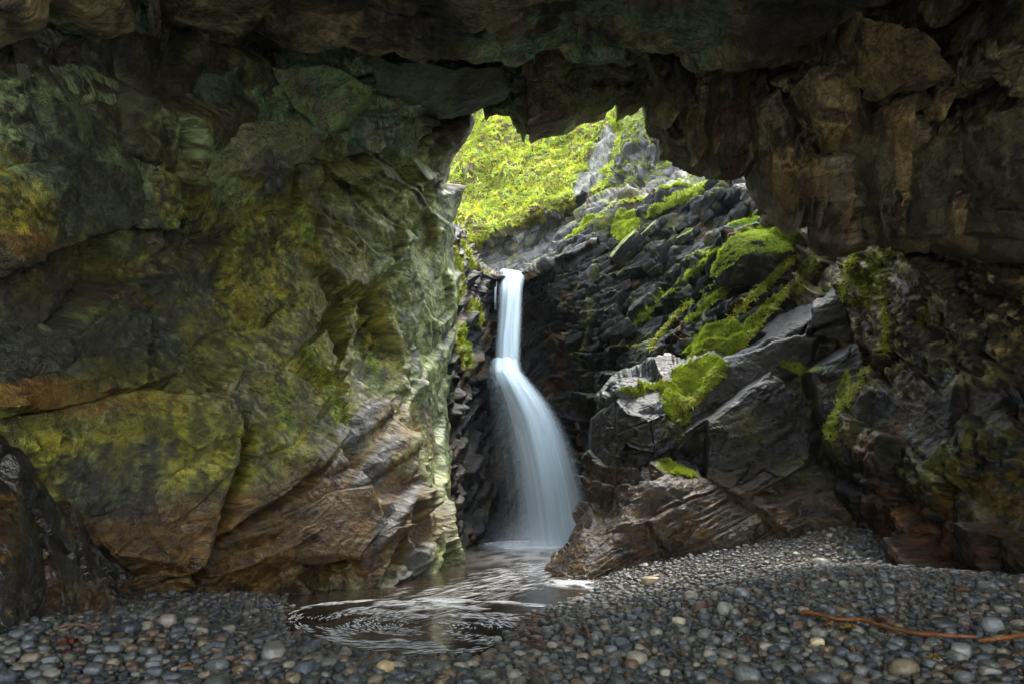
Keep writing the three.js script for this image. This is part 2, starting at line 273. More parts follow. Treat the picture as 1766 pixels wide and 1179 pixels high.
// ------------------------------------------------------------------ colours (linear)
const put = (o, c) => { o[0] = c[0]; o[1] = c[1]; o[2] = c[2]; }, blend = (o, c, t) => { o[0] += (c[0] - o[0]) * t; o[1] += (c[1] - o[1]) * t; o[2] += (c[2] - o[2]) * t; }, mul = (o, k) => { o[0] *= k; o[1] *= k; o[2] *= k; };
const INK = [0.03, 0.031, 0.033], SLATE = [0.085, 0.088, 0.09], SLATE2 = [0.15, 0.155, 0.15], BROWN = [0.115, 0.065, 0.02], RUST = [0.2, 0.075, 0.016], OCHRE = [0.34, 0.19, 0.025], OLIVE = [0.1, 0.105, 0.014], OLIVE2 = [0.24, 0.225, 0.022],
  MOSS = [0.16, 0.22, 0.014], MOSS2 = [0.29, 0.35, 0.022], LICHEN = [0.3, 0.42, 0.2], TEAL = [0.11, 0.3, 0.16], CRUST = [0.48, 0.41, 0.23], PALE = [0.4, 0.36, 0.27], SAGE = [0.27, 0.31, 0.13];
const structure = label => ({ kind: 'structure', label });

// ------------------------------------------------------------------ left wall of the cave
const lw = {};
{
  const rows = [
    [V(-4.6, 6.2, 4.4), V(-4.6, 6.2, -0.5), [-140, -200, 4.0], [0, -150, 4.2], [130, -80, 4.8], [255, 0, 5.8], [400, 60, 7], [520, 100, 8.2], [620, 130, 9.2], [700, 140, 9.8], [775, 130, 10.4], [770, 130, 12], [690, 150, 13.5]],
    [V(-4.9, 4.6, 4.4), V(-4.9, 4.6, -0.5), [-140, 60, 4.4], [0, 130, 4.7], [130, 150, 5.3], [255, 190, 6.3], [400, 250, 7.6], [520, 262, 8.6], [620, 262, 9.4], [710, 245, 10], [803, 205, 10.6], [785, 205, 12], [690, 230, 13.5]],
    [V(-4.9, 3.8, 4.4), V(-4.9, 3.8, -0.5), [-140, 260, 4.5], [0, 290, 4.8], [130, 300, 5.4], [250, 320, 6.5], [400, 340, 8.0], [520, 340, 9.2], [620, 340, 10.2], [705, 330, 11], [776, 290, 11.6], [765, 300, 13], [680, 310, 14]],
    [V(-4.9, 3.2, 4.4), V(-4.9, 3.2, -0.5), [-140, 420, 4.75], [0, 430, 5.05], [130, 412, 5.7], [248, 400, 6.8], [400, 440, 8.4], [520, 440, 9.6], [620, 440, 10.6], [700, 430, 11.5], [776, 390, 12.3], [772, 395, 13.5], [690, 400, 14.5]],
    [V(-5.1, 2.6, 4.4), V(-5.1, 2.6, -0.5), [-140, 480, 5.0], [0, 480, 5.4], [130, 475, 6.0], [255, 480, 7.05], [400, 500, 8.5], [520, 500, 9.5], [620, 500, 10.5], [700, 490, 11.4], [776, 470, 12.6], [772, 470, 14], [690, 470, 15]],
    [V(-5.1, 2.2, 4.4), V(-5.1, 2.2, -0.5), [-140, 590, 5.2], [0, 590, 5.6], [130, 590, 6.2], [255, 590, 7.0], [400, 590, 8.1], [520, 590, 9.1], [620, 590, 10.2], [700, 580, 11.3], [772, 570, 12.8], [770, 570, 14], [690, 570, 15]],
    [V(-4.9, 1.6, 4.4), V(-4.9, 1.6, -0.5), [-140, 690, 4.9], [0, 690, 5.2], [130, 680, 5.8], [255, 680, 6.6], [400, 690, 7.5], [520, 690, 8.4], [612, 690, 9.4], [690, 680, 10.8], [765, 690, 12.9], [765, 690, 14], [690, 690, 15]],
    [V(-4.9, 0.9, 4.4), V(-4.9, 0.9, -0.5), [-140, 830, 4.9], [0, 830, 5.2], [130, 830, 5.7], [255, 830, 6.4], [400, 830, 7.1], [520, 830, 7.9], [620, 830, 8.8], [700, 830, 10], [768, 820, 12.6], [768, 820, 14], [690, 820, 15]],
    [V(-5, 0.5, 4.4), V(-5, 0.5, -0.5), [-140, 950, 5.1], [0, 950, 5.4], [130, 945, 5.9], [255, 940, 6.5], [400, 930, 7.1], [520, 930, 7.8], [620, 930, 8.5], [705, 920, 9.6], [778, 915, 12.4], [775, 915, 14], [690, 915, 15]],
    [V(-5.1, 0.1, 4.4), V(-5.1, 0.1, -0.5), [-140, 1030, 5.4], [0, 1025, 5.6], [130, 1020, 6.2], [255, 1015, 6.6], [400, 1014, 7.3], [520, 1014, 8], [620, 1014, 8.4], [705, 1010, 8.9], [800, 958, 12.8], [790, 955, 14], [690, 955, 15]],
    [V(-5.1, -0.6, 4.4), V(-5.1, -0.6, -0.5), [-140, 1130, 5.4], [0, 1120, 5.6], [130, 1110, 6.2], [255, 1100, 6.7], [400, 1100, 7.3], [520, 1090, 8], [620, 1085, 8.4], [705, 1080, 8.9], [800, 1010, 12.8], [790, 1005, 14], [690, 1005, 15]],
  ];
  const F1 = frame(-0.5, 0.75, 0.42), F2 = frame(0.86, 0.35, 0.35, 0.4);
  const big = relief(F1, { la: 0.8, lb: 2.2, lc: 2.0, amp: 0.13, tilt: 0.16, crack: 0.1, edge: 0.05, warp: 0.5, subAmp: 0.3, rough: 0.12, fine: 0.012, led: 0.5, ledAmp: 0.035 });
  const rib = relief(F2, { la: 0.4, lb: 2.4, lc: 1.4, amp: 0.13, tilt: 0.22, crack: 0.14, edge: 0.06, warp: 0.45, wf: 0.35, sub: 0.4, subAmp: 0.5, led: 0.34, ledAmp: 0.11, rough: 0.14, fine: 0.014 });
  const smooth = relief(frame(-0.25, 0.95, 0.1), { la: 0.5, lb: 3, lc: 3, amp: 0.03, tilt: 0.05, crack: 0.03, edge: 0.04, warp: 0.3, led: 0.24, ledAmp: 0.06, rough: 0.12, fine: 0.008 });
  const zoneRib = patches([[670, 330, 10.6, 130, 120], [690, 470, 11.3, 120, 130], [690, 600, 11.2, 120, 120], [720, 760, 11, 90, 150], [745, 900, 11.5, 60, 110], [620, 260, 9.6, 180, 50], [680, 830, 9.9, 40, 190, -0.35]]);
  const zoneLow = patches([[480, 930, 7.6, 260, 100, 0.12], [600, 900, 8.5, 130, 90], [300, 960, 6.8, 150, 70], [560, 850, 8.2, 120, 50, 0.4], [640, 980, 8.6, 120, 60]]);
  const zoneSlab = patches([[180, 820, 6.2, 250, 130], [460, 780, 7.9, 120, 90], [360, 640, 7.7, 110, 90], [60, 760, 5.5, 200, 120]]);
  const greyRib = patches([[628, 725, 9.4, 16, 50, -0.3], [655, 800, 9.5, 15, 60, -0.38], [690, 890, 9.5, 15, 60, -0.4], [725, 960, 9.3, 16, 46, -0.4]]);
  let K;
  const proud = (s, a, l, back = 0.3) => s > 0 ? a * Math.exp(-s / l) : -a * back * Math.exp(s / 0.07);
  const olive = patches([[430, 560, 8.4, 210, 190], [300, 760, 6.8, 200, 100], [520, 680, 8.9, 110, 130, -0.6], [120, 800, 5.9, 220, 90], [480, 770, 8, 110, 70], [300, 680, 7, 110, 90], [130, 350, 5.4, 150, 60], [530, 420, 9.4, 120, 120]]);
  const mossy = patches([[368, 468, 8.5, 14, 42, -0.25], [392, 495, 8.6, 10, 34, -0.15], [290, 478, 7.6, 12, 42, -0.1], [262, 505, 7.2, 10, 30], [225, 560, 6.8, 12, 50, -0.3], [310, 530, 7.6, 9, 36, -0.3], [520, 380, 9.2, 9, 36], [425, 420, 8.8, 10, 30], [340, 735, 7.0, 24, 30, -0.4, 0.8], [490, 690, 8.5, 14, 34, 0.5], [515, 735, 8.4, 14, 36, 0.5], [555, 640, 9.2, 20, 50, 0.5, 0.7], [585, 700, 9.2, 10, 50, 0.4, 0.8], [640, 640, 10.3, 12, 60, 0.3, 0.7]]);
  const lichenNet = patches([[120, 270, 5.3, 150, 110, -0.2], [60, 200, 5, 90, 60], [190, 330, 5.9, 80, 60], [330, 290, 7.3, 90, 50]]);
  const ochre = patches([[110, 690, 5.8, 170, 28, 0.12], [60, 700, 5.5, 110, 22, 0.1], [690, 760, 10.8, 60, 70], [710, 840, 11, 40, 60], [250, 390, 6.6, 60, 12, 0.1], [200, 430, 6.2, 70, 16, 0.2]]);
  const browny = patches([[480, 940, 7.6, 330, 90, 0.1], [620, 880, 8.7, 110, 110], [280, 950, 6.6, 150, 60], [80, 440, 5.3, 170, 26, 0.15], [700, 900, 10, 60, 70]]);
  const algae = patches([[340, 720, 7.2, 80, 60, -0.4], [500, 690, 8.6, 44, 62, 0.5], [555, 640, 9.2, 60, 90, 0.5], [470, 600, 8.8, 60, 60, -0.6], [300, 800, 6.6, 150, 44], [30, 350, 5, 60, 80], [440, 385, 8.7, 90, 50], [400, 470, 8.5, 140, 90], [640, 560, 10.4, 50, 120, 0.3], [100, 520, 5.9, 50, 50], [450, 780, 7.8, 100, 40, 0.3], [60, 800, 5.5, 100, 60]]);
  const pale = patches([[412, 690, 7.6, 36, 30], [430, 700, 7.6, 60, 24], [480, 640, 8.5, 30, 24], [345, 765, 7, 14, 12], [395, 735, 7.4, 20, 18]]);
  const inky = patches([[160, 560, 6.4, 110, 80], [30, 620, 5.6, 90, 70], [270, 400, 6.8, 26, 130], [210, 830, 6.1, 60, 60, 0.6], [250, 790, 6.5, 60, 24, 0.3], [100, 30, 4.9, 100, 80]]);
  Object.assign(lw, sheet('cave_wall_left', rows, [8, 10, 40, 70, 66, 78, 66, 56, 46, 44, 26, 10, 8], [20, 46, 46, 18, 40, 42, 60, 54, 34, 14], {
    axes: [[0.45, 0.1, -0.9], [0.1, 1, 0.1]], data: structure('tall curved cave wall of olive and brown slate beside the pool'),
    mats: [M.dry, M.damp, M.sheen],
    prepare: S => {
      const l = a => polyline(S, a);
      K = { c1: l([[398, 670], [402, 745], [388, 825], [352, 900], [322, 975]]), c2: l([[594, 700], [588, 760], [540, 815], [470, 862], [400, 895], [340, 945]]), c3: l([[-140, 735], [0, 722], [120, 690], [250, 668]]), c3b: l([[-140, 690], [0, 678], [110, 650], [185, 632]]), c4: l([[-140, 455], [0, 442], [130, 412], [248, 384]]), c5: l([[262, 180], [276, 290], [266, 400], [246, 480], [232, 620]]), c6: l([[130, 950], [200, 930], [262, 898], [300, 885], [385, 820]]), c7: l([[300, 790], [340, 775], [400, 770]]), c8: l([[600, 400], [655, 560], [640, 640], [690, 720]]), c9: l([[300, 480], [270, 570], [240, 650]]), c10: l([[395, 545], [380, 600], [395, 640], [400, 680]]) };
    },
    shapes: [(p, n, u, v, k) => {
      const w = 0.5 * fbm(p.x * 0.9, p.y * 0.9, p.z * 0.9, 3), zr = zoneRib(p, w), zl = zoneLow(p, w * 0.6), zs = zoneSlab(p, w * 0.5) * (1 - zr);
      let h = 0; const a = Math.max(0, 1 - zr - zl * 0.9) * (1 - 0.75 * zs);
      h += big(p) * (a + 0.12); if (zr > 0.01) h += rib(p) * zr * (p.z < -11.6 ? 0.6 : 1.25) + 0.12 * greyRib(p, w * 0.3); if (zl > 0.01) h += smooth(p) * zl; if (zs > 0.01) h += zs * (0.1 * fbm(p.x, p.y, p.z, 3) + 0.015 * ridge(p.x * 3, p.y * 5, p.z * 3, 3));
      return h;
    }, (p, n, u, v) => {
      const w = 0.05 * fbm(p.x * 2.4, p.y * 2.4, p.z * 2.4, 3);
      let h = proud(K.c1(u, v) + w * 0.4, 0.2, 0.5, 0.4) - 0.3 * Math.exp(-(((K.c1(u, v) + 0.12) / 0.13) ** 2)) + proud(K.c2(u, v) + w * 0.4, 0.26, 0.6) - 0.16 * Math.exp(-(((K.c2(u, v) + 0.08) / 0.08) ** 2)) + proud(-K.c3(u, v) + w, 0.16, 0.22) + proud(K.c3b(u, v) + w, 0.12, 0.3) + proud(-K.c4(u, v) + w, 0.16, 0.5) + proud(K.c5(u, v) + w * 2.5, 0.1, 0.8, 0.8) + proud(-K.c6(u, v) + w * 0.6, 0.06, 0.4) + proud(-K.c7(u, v) + w, 0.05, 0.2) + proud(K.c9(u, v) + w, 0.12, 0.4) + proud(K.c10(u, v) + w, 0.08, 0.3);
      return h + 0.014 * ridge(p.x * 7, p.y * 7, p.z * 7, 3) + 0.02 * fbm(p.x * 5, p.y * 5, p.z * 5, 2);
    }],
    paint: lw.paint = (p, n, h, o, u, v) => {
      const w = fbm(p.x * 2.2, p.y * 2.2, p.z * 2.2, 5), f = fbm(p.x * 9, p.y * 9, p.z * 9, 3), w6 = 0.9 * w + 0.5 * f;
      put(o, [0.06, 0.06, 0.03]); blend(o, [0.14, 0.14, 0.075], sm(-0.1, 0.5, w + f * 0.6) * 0.5);
      blend(o, BROWN, sm(0.0, 0.35, fbm(p.x * 1.1 + 9, p.y * 1.1, p.z * 1.1, 4)) * 0.6);
      const zr = zoneRib(p, w); blend(o, SAGE, zr * sm(-0.35, 0.4, w + f) * 0.7); blend(o, [0.3, 0.36, 0.1], zr * sm(0.3, 0.6, ridge(p.x * 3.2 + p.y * 1.3, p.z * 1.2, 4, 3) + 0.3 * f) * 0.6); blend(o, [0.03, 0.032, 0.026], zr * sm(0.1, 0.35, fbm(p.x * 2.4 + p.y * 0.8 + 9, p.y * 0.5, p.z * 0.8, 4)) * 0.7);
      blend(o, [0.125, 0.115, 0.014], zoneSlab(p, w6 * 0.7) * 0.75); blend(o, OLIVE, olive(p, w6) * 0.9); blend(o, OLIVE2, olive(p, w6 + 0.5) * sm(0.0, 0.3, w + 0.4 * f) * 0.8);
      const br = browny(p, w6 * 0.6); blend(o, [0.1, 0.056, 0.014], br * 0.97); const band = ridge(p.x * 1.2, p.y * 7 + p.x * 1.5, p.z * 1.2, 3); blend(o, [0.26, 0.15, 0.04], br * sm(0.5, 0.85, band + 0.3 * f) * 0.5); blend(o, RUST, br * sm(0.1, 0.5, f + w) * 0.22);
      const oc = ochre(p, w6 * 0.7); blend(o, [0.25, 0.14, 0.022], oc * sm(-0.4, 0.2, w + f) * 0.8); blend(o, RUST, oc * sm(0, 0.3, w - f) * 0.6);
      const ln = lichenNet(p, w6 * 0.5); if (ln > 0.02) { const k = worley(p.x * 2.6 + w, p.y * 3.2 + f * 0.5, p.z * 2.6), e = k.f2 - k.f1; const k2 = worley(p.x * 6 + 5, p.y * 7, p.z * 6 + w), e2 = k2.f2 - k2.f1; blend(o, [0.05, 0.045, 0.03], ln * 0.7); blend(o, LICHEN, ln * Math.max(1 - sm(0.06, 0.3, e + f * 0.15), 0.7 * (1 - sm(0.04, 0.14, e2 + f * 0.1))) * 0.95); }
      const gr = greyRib(p, w6 * 0.6); blend(o, [0.2, 0.215, 0.23], gr * 0.85); blend(o, [0.07, 0.06, 0.045], gr * sm(0.0, 0.3, ridge(p.x * 5, p.y * 2, p.z * 5, 3)) * 0.6);
      blend(o, PALE, pale(p, w6) * sm(-0.1, 0.2, f + 0.3 * w) * 0.9);
      const al = algae(p, w6); blend(o, [0.34, 0.32, 0.022], al * sm(-0.25, 0.3, w + f * 1.2) * 0.85);
      const ms = mossy(p, w6 * 1.3); lw.ms = sm(0.4, 0.6, ms + f * 0.5); blend(o, f > 0 ? MOSS2 : MOSS, lw.ms * 0.9);
      blend(o, INK, inky(p, w6) * 0.75);
      const fl = sm(0.45, 0.62, ridge(p.x * 1.5 + f * 0.4, p.y * 1.5, p.z * 1.5 + 4, 2)) * sm(0.05, 0.3, f); blend(o, LICHEN, fl * 0.25 * (1 - br));
      return p.y < 0.6 + 0.4 * w && p.z < -6 ? 2 : (zr > 0.5 || p.y < 1.7 + w) ? 1 : 0;
    },
  }));
}
{ // plates that lie proud of the left wall
  const polished = (p, n, h, o) => { const w = fbm(p.x * 2, p.y * 2, p.z * 2, 4), f = fbm(p.x * 9, p.y * 9, p.z * 9, 3); put(o, [0.12, 0.13, 0.14]); blend(o, [0.25, 0.26, 0.26], sm(0, 0.4, w + f) * 0.6); blend(o, BROWN, sm(0.1, 0.35, fbm(p.x * 3 + 4, p.y * 3, p.z * 3, 3)) * 0.7); };
  for (const [o, t, rel, bevel, amp, grey] of [
    [[[255, 668, 6.35], [395, 690, 7.1], [404, 745, 7.1], [390, 825, 6.95], [354, 900, 6.7], [322, 978, 6.5], [200, 962, 6.05], [120, 880, 5.75], [20, 772, 5.25], [-20, 728, 5.1], [120, 695, 5.65]], 0.6, 0.3, 0.03, 0.016],
    [[[424, 706, 7.62], [480, 700, 8.05], [590, 735, 8.85], [586, 770, 8.75], [540, 815, 8.25], [470, 862, 7.65], [400, 895, 7.1], [356, 938, 6.85], [404, 850, 7.25], [424, 770, 7.5]], 0.6, 0.3, 0.03, 0.016],
    [[[480, 905, 7.6], [560, 850, 8.2], [640, 835, 8.75], [668, 900, 8.75], [620, 960, 8.4], [540, 975, 7.95], [470, 960, 7.5]], 0.4, 0.3, 0.05, 0.018],
    [[[395, 640, 7.55], [470, 640, 8.1], [476, 700, 8.1], [398, 742, 7.3]], 0.5, 0.8, 0.04, 0.03], [[[250, 690, 6.4], [300, 650, 6.85], [395, 690, 7.1], [376, 745, 6.9], [342, 778, 6.62], [290, 740, 6.5]], 0.5, 0.8, 0.04, 0.03],
    [[[-60, 150, 4.6], [120, 172, 5.2], [215, 215, 6.0], [252, 300, 6.35], [246, 382, 6.5], [130, 412, 5.6], [0, 440, 5.0], [-60, 445, 4.8]], 0.6, 1, 0.06, 0.05],
    [[[-60, 708, 4.85], [60, 680, 5.2], [185, 638, 5.9], [238, 650, 6.3], [230, 672, 6.3], [120, 697, 5.55], [0, 724, 5.0], [-60, 732, 4.8]], 0.4, 0.8, 0.1, 0.03],
    [[[255, 500, 7.2], [330, 480, 7.8], [350, 560, 7.9], [300, 640, 7.3], [262, 660, 6.9], [240, 600, 6.9]], 0.6, 1, 0.05, 0.04],
    [[[-60, 600, 5.3], [70, 560, 5.85], [150, 585, 6.2], [110, 650, 5.8], [-60, 690, 5.1]], 0.5, 1, 0.06, 0.04],
  ]) add(new THREE.Mesh(slabGeo(o, t, grey ? polished : lw.paint, { rel, bevel, amp, frame: frame(-0.5, 0.75, 0.42), cell: 0.035, back: V(-0.8, 0, -0.6) }), grey ? M.wet : M.damp), 'rock_slab', null, lw.mesh);
}
// ------------------------------------------------------------------ ceiling: the near bed, with a broken lip
const ceil = {};
{
  const lip = [[-700, 150, 4.4], [-300, 110, 4.6], [0, 100, 5.2], [200, 55, 6.0], [290, 66, 6.3], [400, 58, 6.6], [520, 64, 6.9], [640, 67, 7.1], [740, 70, 7.2], [800, 95, 7.2], [850, 102, 7.2], [900, 104, 7.2], [1000, 84, 7.3], [1100, 98, 7.4], [1200, 112, 7.4], [1300, 85, 7.0], [1400, 50, 6.6], [1600, 10, 5.8], [1766, -10, 5.2], [2200, -10, 4.4], [2500, 0, 4.2]];
  const rows = [lip.map(([x, y, d]) => V((x - 883) / FOCAL * 5.6, 4.4, 3.4)), lip.map(([x, y, d]) => V((x - 883) / FOCAL * 5.6, 4.6, -0.4)), lip.map(([x, y, d]) => [x, -270, Math.min(3.3, d - 1)]), lip.map(([x, y, d]) => [x, y - 95, d - 1.25]), lip, lip.map(([x, y, d]) => [x, y - 16, d + 0.35]), lip.map(([x, y, d]) => [x, y - 130, d + 0.7])];
  const R = relief(frame(0.15, 0.95, 0.3), { la: 0.5, lb: 1.5, lc: 1.3, amp: 0.09, tilt: 0.14, crack: 0.12, edge: 0.08, warp: 0.5, subAmp: 0.7, led: 0.3, ledAmp: 0.08, rough: 0.14, fine: 0.03 });
  const teal = patches([[880, 50, 6.8, 160, 40], [1050, 60, 6.8, 120, 40], [200, 40, 5.6, 80, 60], [110, 50, 5, 40, 80], [1180, 80, 7, 80, 40]]), ink = patches([[40, 60, 5, 60, 90], [620, 20, 6.2, 60, 30], [500, 10, 6, 50, 22], [720, 25, 6.4, 60, 30], [980, 20, 6.4, 60, 24], [820, 40, 6.6, 40, 20], [1400, 20, 6, 160, 70], [1650, 0, 5.2, 160, 90]]);
  Object.assign(ceil, sheet('cave_ceiling', rows, [14, 16, 20, 20, 28, 30, 30, 26, 18, 14, 14, 24, 24, 24, 24, 24, 30, 26, 16, 10], [8, 14, 44, 70, 16, 12], {
    axes: [[1, 0, 0], [0, 0.2, 1]], data: structure('low cave ceiling of crusted brown slate with a broken lip overhead'), mats: [M.dry], soft: 0.8, uvScale: 0.6,
    shape: p => R(p) + 0.02 * ridge(p.x * 6, p.y * 6, p.z * 6, 3),
    paint: (p, n, h, o) => {
      const w = fbm(p.x * 1.6, p.y * 1.6, p.z * 1.6, 5), f = fbm(p.x * 8, p.y * 8, p.z * 8, 3);
      put(o, [0.26, 0.215, 0.12]); blend(o, CRUST, sm(-0.25, 0.2, w + f * 0.5) * 0.9); blend(o, BROWN, sm(0.1, 0.4, fbm(p.x * 2 + 4, p.y * 2, p.z * 2, 3)) * 0.7);
      blend(o, INK, sm(0.12, 0.3, fbm(p.x * 1.9 + 14, p.y * 1.9, p.z * 1.9, 4) + f * 0.2) * 0.8); blend(o, [0.17, 0.4, 0.22], teal(p, w + f) * sm(-0.3, 0.15, f + w) * 0.8); blend(o, LICHEN, sm(0.2, 0.4, f) * teal(p, w) * 0.5); blend(o, INK, ink(p, w + 0.6 * f) * 0.85);
      return 0;
    },
  }));
}
// ------------------------------------------------------------------ the arch behind the lip and the hanging slabs on its right
const arch = {};
const line = list => x => { for (let i = 0; i < list.length - 1; i++) if (x <= list[i + 1][0] || i === list.length - 2) { const a = list[i], b = list[i + 1], t = clamp((x - a[0]) / (b[0] - a[0])); return a.map((q, k) => mixf(q, b[k], t)); } };
{
  const rim = [[-300, 130, 4.2], [0, 135, 4.9], [150, 170, 5.6], [240, 300, 6.4], [262, 332, 6.6], [330, 316, 7.2], [450, 290, 8], [530, 256, 8.5], [562, 242, 8.7], [600, 262, 9.0], [645, 264, 9.3], [700, 246, 9.8], [770, 214, 10.2], [826, 184, 10.4], [858, 180, 10.3], [884, 183, 10.1], [907, 221, 9.7], [935, 213, 9.7], [980, 206, 9.7], [1003, 190, 9.8], [1040, 180, 9.8], [1068, 171, 9.8], [1072, 187, 9.5], [1112, 175, 9.6], [1120, 182, 9.4], [1135, 205, 9.3], [1150, 240, 9.2], [1190, 268, 9.1], [1225, 275, 9.0], [1238, 300, 9.0], [1282, 306, 8.9], [1318, 330, 8.8], [1340, 360, 8.7], [1382, 386, 8.5], [1440, 386, 8.3], [1515, 340, 8.2], [1524, 345, 8.1], [1533, 393, 7.9], [1560, 410, 7.8], [1620, 402, 7.5], [1680, 406, 7.2], [1766, 420, 6.7], [2000, 440, 5.4]];
  const top = line([[-300, 0, 4.0], [0, 20, 4.6], [260, 40, 6.4], [600, 40, 7.6], [900, 60, 7.9], [1200, 60, 7.9], [1300, 20, 7.2], [1500, -120, 5.6], [1766, -160, 4.4], [2000, -160, 3.6]]);
  const between = (t, dd) => rim.map(r => { const a = top(r[0]); return [r[0], mixf(a[1], r[1], t), mixf(a[2], r[2], t) + dd * (r[0] > 1150 ? 1.6 : 1)]; });
  const X = r => (r[0] - 883) / FOCAL * r[2];
  const rows = [rim.map(r => top(r[0])), between(0.35, 0.1), between(0.7, 0.05), between(0.92, -0.06), rim, rim.map(r => [r[0], r[1] - 14, r[2] + 0.5]), rim.map(r => V(X(r), 10.2, -r[2] - 0.9)), rim.map(r => V(X(r) * 1.15, 11, -r[2] + 2)), rim.map(r => V(X(r) * 1.3, 11, 3.6))];
  const left = relief(frame(-0.3, 0.9, 0.3), { la: 0.42, lb: 1.3, lc: 1.2, amp: 0.12, tilt: 0.2, crack: 0.12, edge: 0.08, warp: 0.45, subAmp: 0.6, led: 0.34, ledAmp: 0.12, rough: 0.12, fine: 0.03 });
  const right = relief(frame(0.93, -0.12, 0.33, 0.1), { la: 0.42, lb: 1.8, lc: 1.5, amp: 0.26, tilt: 0.28, crack: 0.34, edge: 0.07, warp: 0.2, sub: 0.45, subAmp: 0.5, led: 0.5, ledAmp: 0.12, rough: 0.1, fine: 0.02 });
  const face = relief(frame(0.3, 0.3, 4.4), { la: 0.8, lb: 0.9, lc: 0.8, amp: 0.05, tilt: 0.1, crack: 0.06, edge: 0.05, warp: 0.2, subAmp: 0.5, led: 0.3, ledAmp: 0.03, rough: 0.08, fine: 0.015 });
  const teal = patches([[575, 150, 8.3, 70, 40, 0.3], [620, 190, 8.8, 50, 40], [540, 130, 8, 60, 20], [700, 90, 8, 50, 30], [600, 240, 9, 40, 20], [470, 170, 7.7, 50, 22, 0.2], [500, 200, 8, 60, 16, 0.2], [330, 60, 6.4, 90, 40], [250, 140, 6.2, 60, 60], [650, 230, 9.4, 60, 20], [420, 110, 7, 60, 26]]);
  const net = patches([[1440, 110, 6.8, 60, 130], [1560, 230, 7, 50, 160, -0.2], [1640, 330, 7, 70, 90], [1350, 190, 7.6, 40, 90], [1700, 200, 6, 70, 120], [1500, 60, 6.4, 80, 60], [1400, 240, 7.7, 50, 80], [1190, 170, 8.4, 60, 50]]);
  const rust = patches([[1290, 180, 8, 60, 150, 0.1], [1680, 330, 6.8, 60, 70], [1590, 320, 7.4, 40, 60], [1260, 250, 8.6, 40, 60], [1420, 240, 7.8, 30, 60], [1000, 150, 9, 60, 50], [1650, 180, 6.3, 50, 60], [920, 130, 8.6, 30, 50], [1720, 90, 5.5, 60, 60]]);
  const grey = patches([[450, 250, 7.8, 160, 30, 0.25], [350, 170, 7, 80, 50], [400, 280, 7.6, 120, 24, 0.25], [1440, 330, 8.2, 60, 50]]);
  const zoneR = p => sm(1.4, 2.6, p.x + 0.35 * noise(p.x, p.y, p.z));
  const wedge = patches([[985, 165, 9.4, 80, 50]]);
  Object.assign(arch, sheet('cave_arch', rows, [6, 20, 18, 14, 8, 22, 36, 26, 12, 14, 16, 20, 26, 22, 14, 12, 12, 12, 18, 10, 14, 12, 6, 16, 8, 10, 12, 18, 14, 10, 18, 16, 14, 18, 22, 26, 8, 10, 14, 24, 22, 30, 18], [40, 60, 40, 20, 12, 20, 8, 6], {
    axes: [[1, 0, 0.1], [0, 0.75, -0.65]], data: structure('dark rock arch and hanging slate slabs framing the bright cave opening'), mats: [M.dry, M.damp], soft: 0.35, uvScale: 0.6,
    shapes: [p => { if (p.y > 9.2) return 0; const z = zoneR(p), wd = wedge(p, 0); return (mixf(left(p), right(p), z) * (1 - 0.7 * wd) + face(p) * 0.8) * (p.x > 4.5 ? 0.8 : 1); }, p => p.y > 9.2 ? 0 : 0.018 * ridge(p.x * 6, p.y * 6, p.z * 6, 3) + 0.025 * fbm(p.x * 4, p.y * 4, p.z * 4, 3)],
    paint: arch.paint = (p, n, h, o) => {
      const w = fbm(p.x * 1.8, p.y * 1.8, p.z * 1.8, 5), f = fbm(p.x * 8, p.y * 8, p.z * 8, 3), z = zoneR(p);
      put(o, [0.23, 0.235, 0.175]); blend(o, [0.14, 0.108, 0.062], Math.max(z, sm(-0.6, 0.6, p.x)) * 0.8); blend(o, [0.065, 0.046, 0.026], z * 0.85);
      blend(o, BROWN, sm(0, 0.3, w) * 0.55); blend(o, [0.17, 0.19, 0.2], grey(p, w + f) * 0.8); blend(o, INK, sm(0.08, 0.3, fbm(p.x * 1.5 + 4, p.y * 1.5, p.z * 1.5, 4)) * 0.7);
      blend(o, RUST, rust(p, w + f * 0.7) * sm(-0.2, 0.25, w + f * 0.6) * 0.6);
      blend(o, [0.16, 0.42, 0.23], teal(p, w + 0.6 * f) * sm(-0.25, 0.1, f + w * 0.5) * 0.9); blend(o, LICHEN, teal(p, w + 0.6) * sm(0.1, 0.3, f) * 0.8);
      const nt = net(p, w + 0.4 * f); if (nt > 0.02) { const k = worley(p.x * 3.4 + w * 1.4, p.y * 2.2 + f * 0.5, p.z * 3), e = k.f2 - k.f1; blend(o, CRUST, nt * Math.max(1 - sm(0.03, 0.16, e + f * 0.2), sm(0.14, 0.3, w + 0.5 * f)) * 0.9); }
      const edge = sm(0.35, 0.6, ridge(p.x * 1.1 + f * 0.3, p.y * 1.1, p.z * 1.1 + 4, 2) + f * 0.3); blend(o, LICHEN, edge * 0.5 * (1 - z)); blend(o, CRUST, edge * 0.3 * z);
      return z > 0.4 ? 1 : 0;
    },
  }));
}
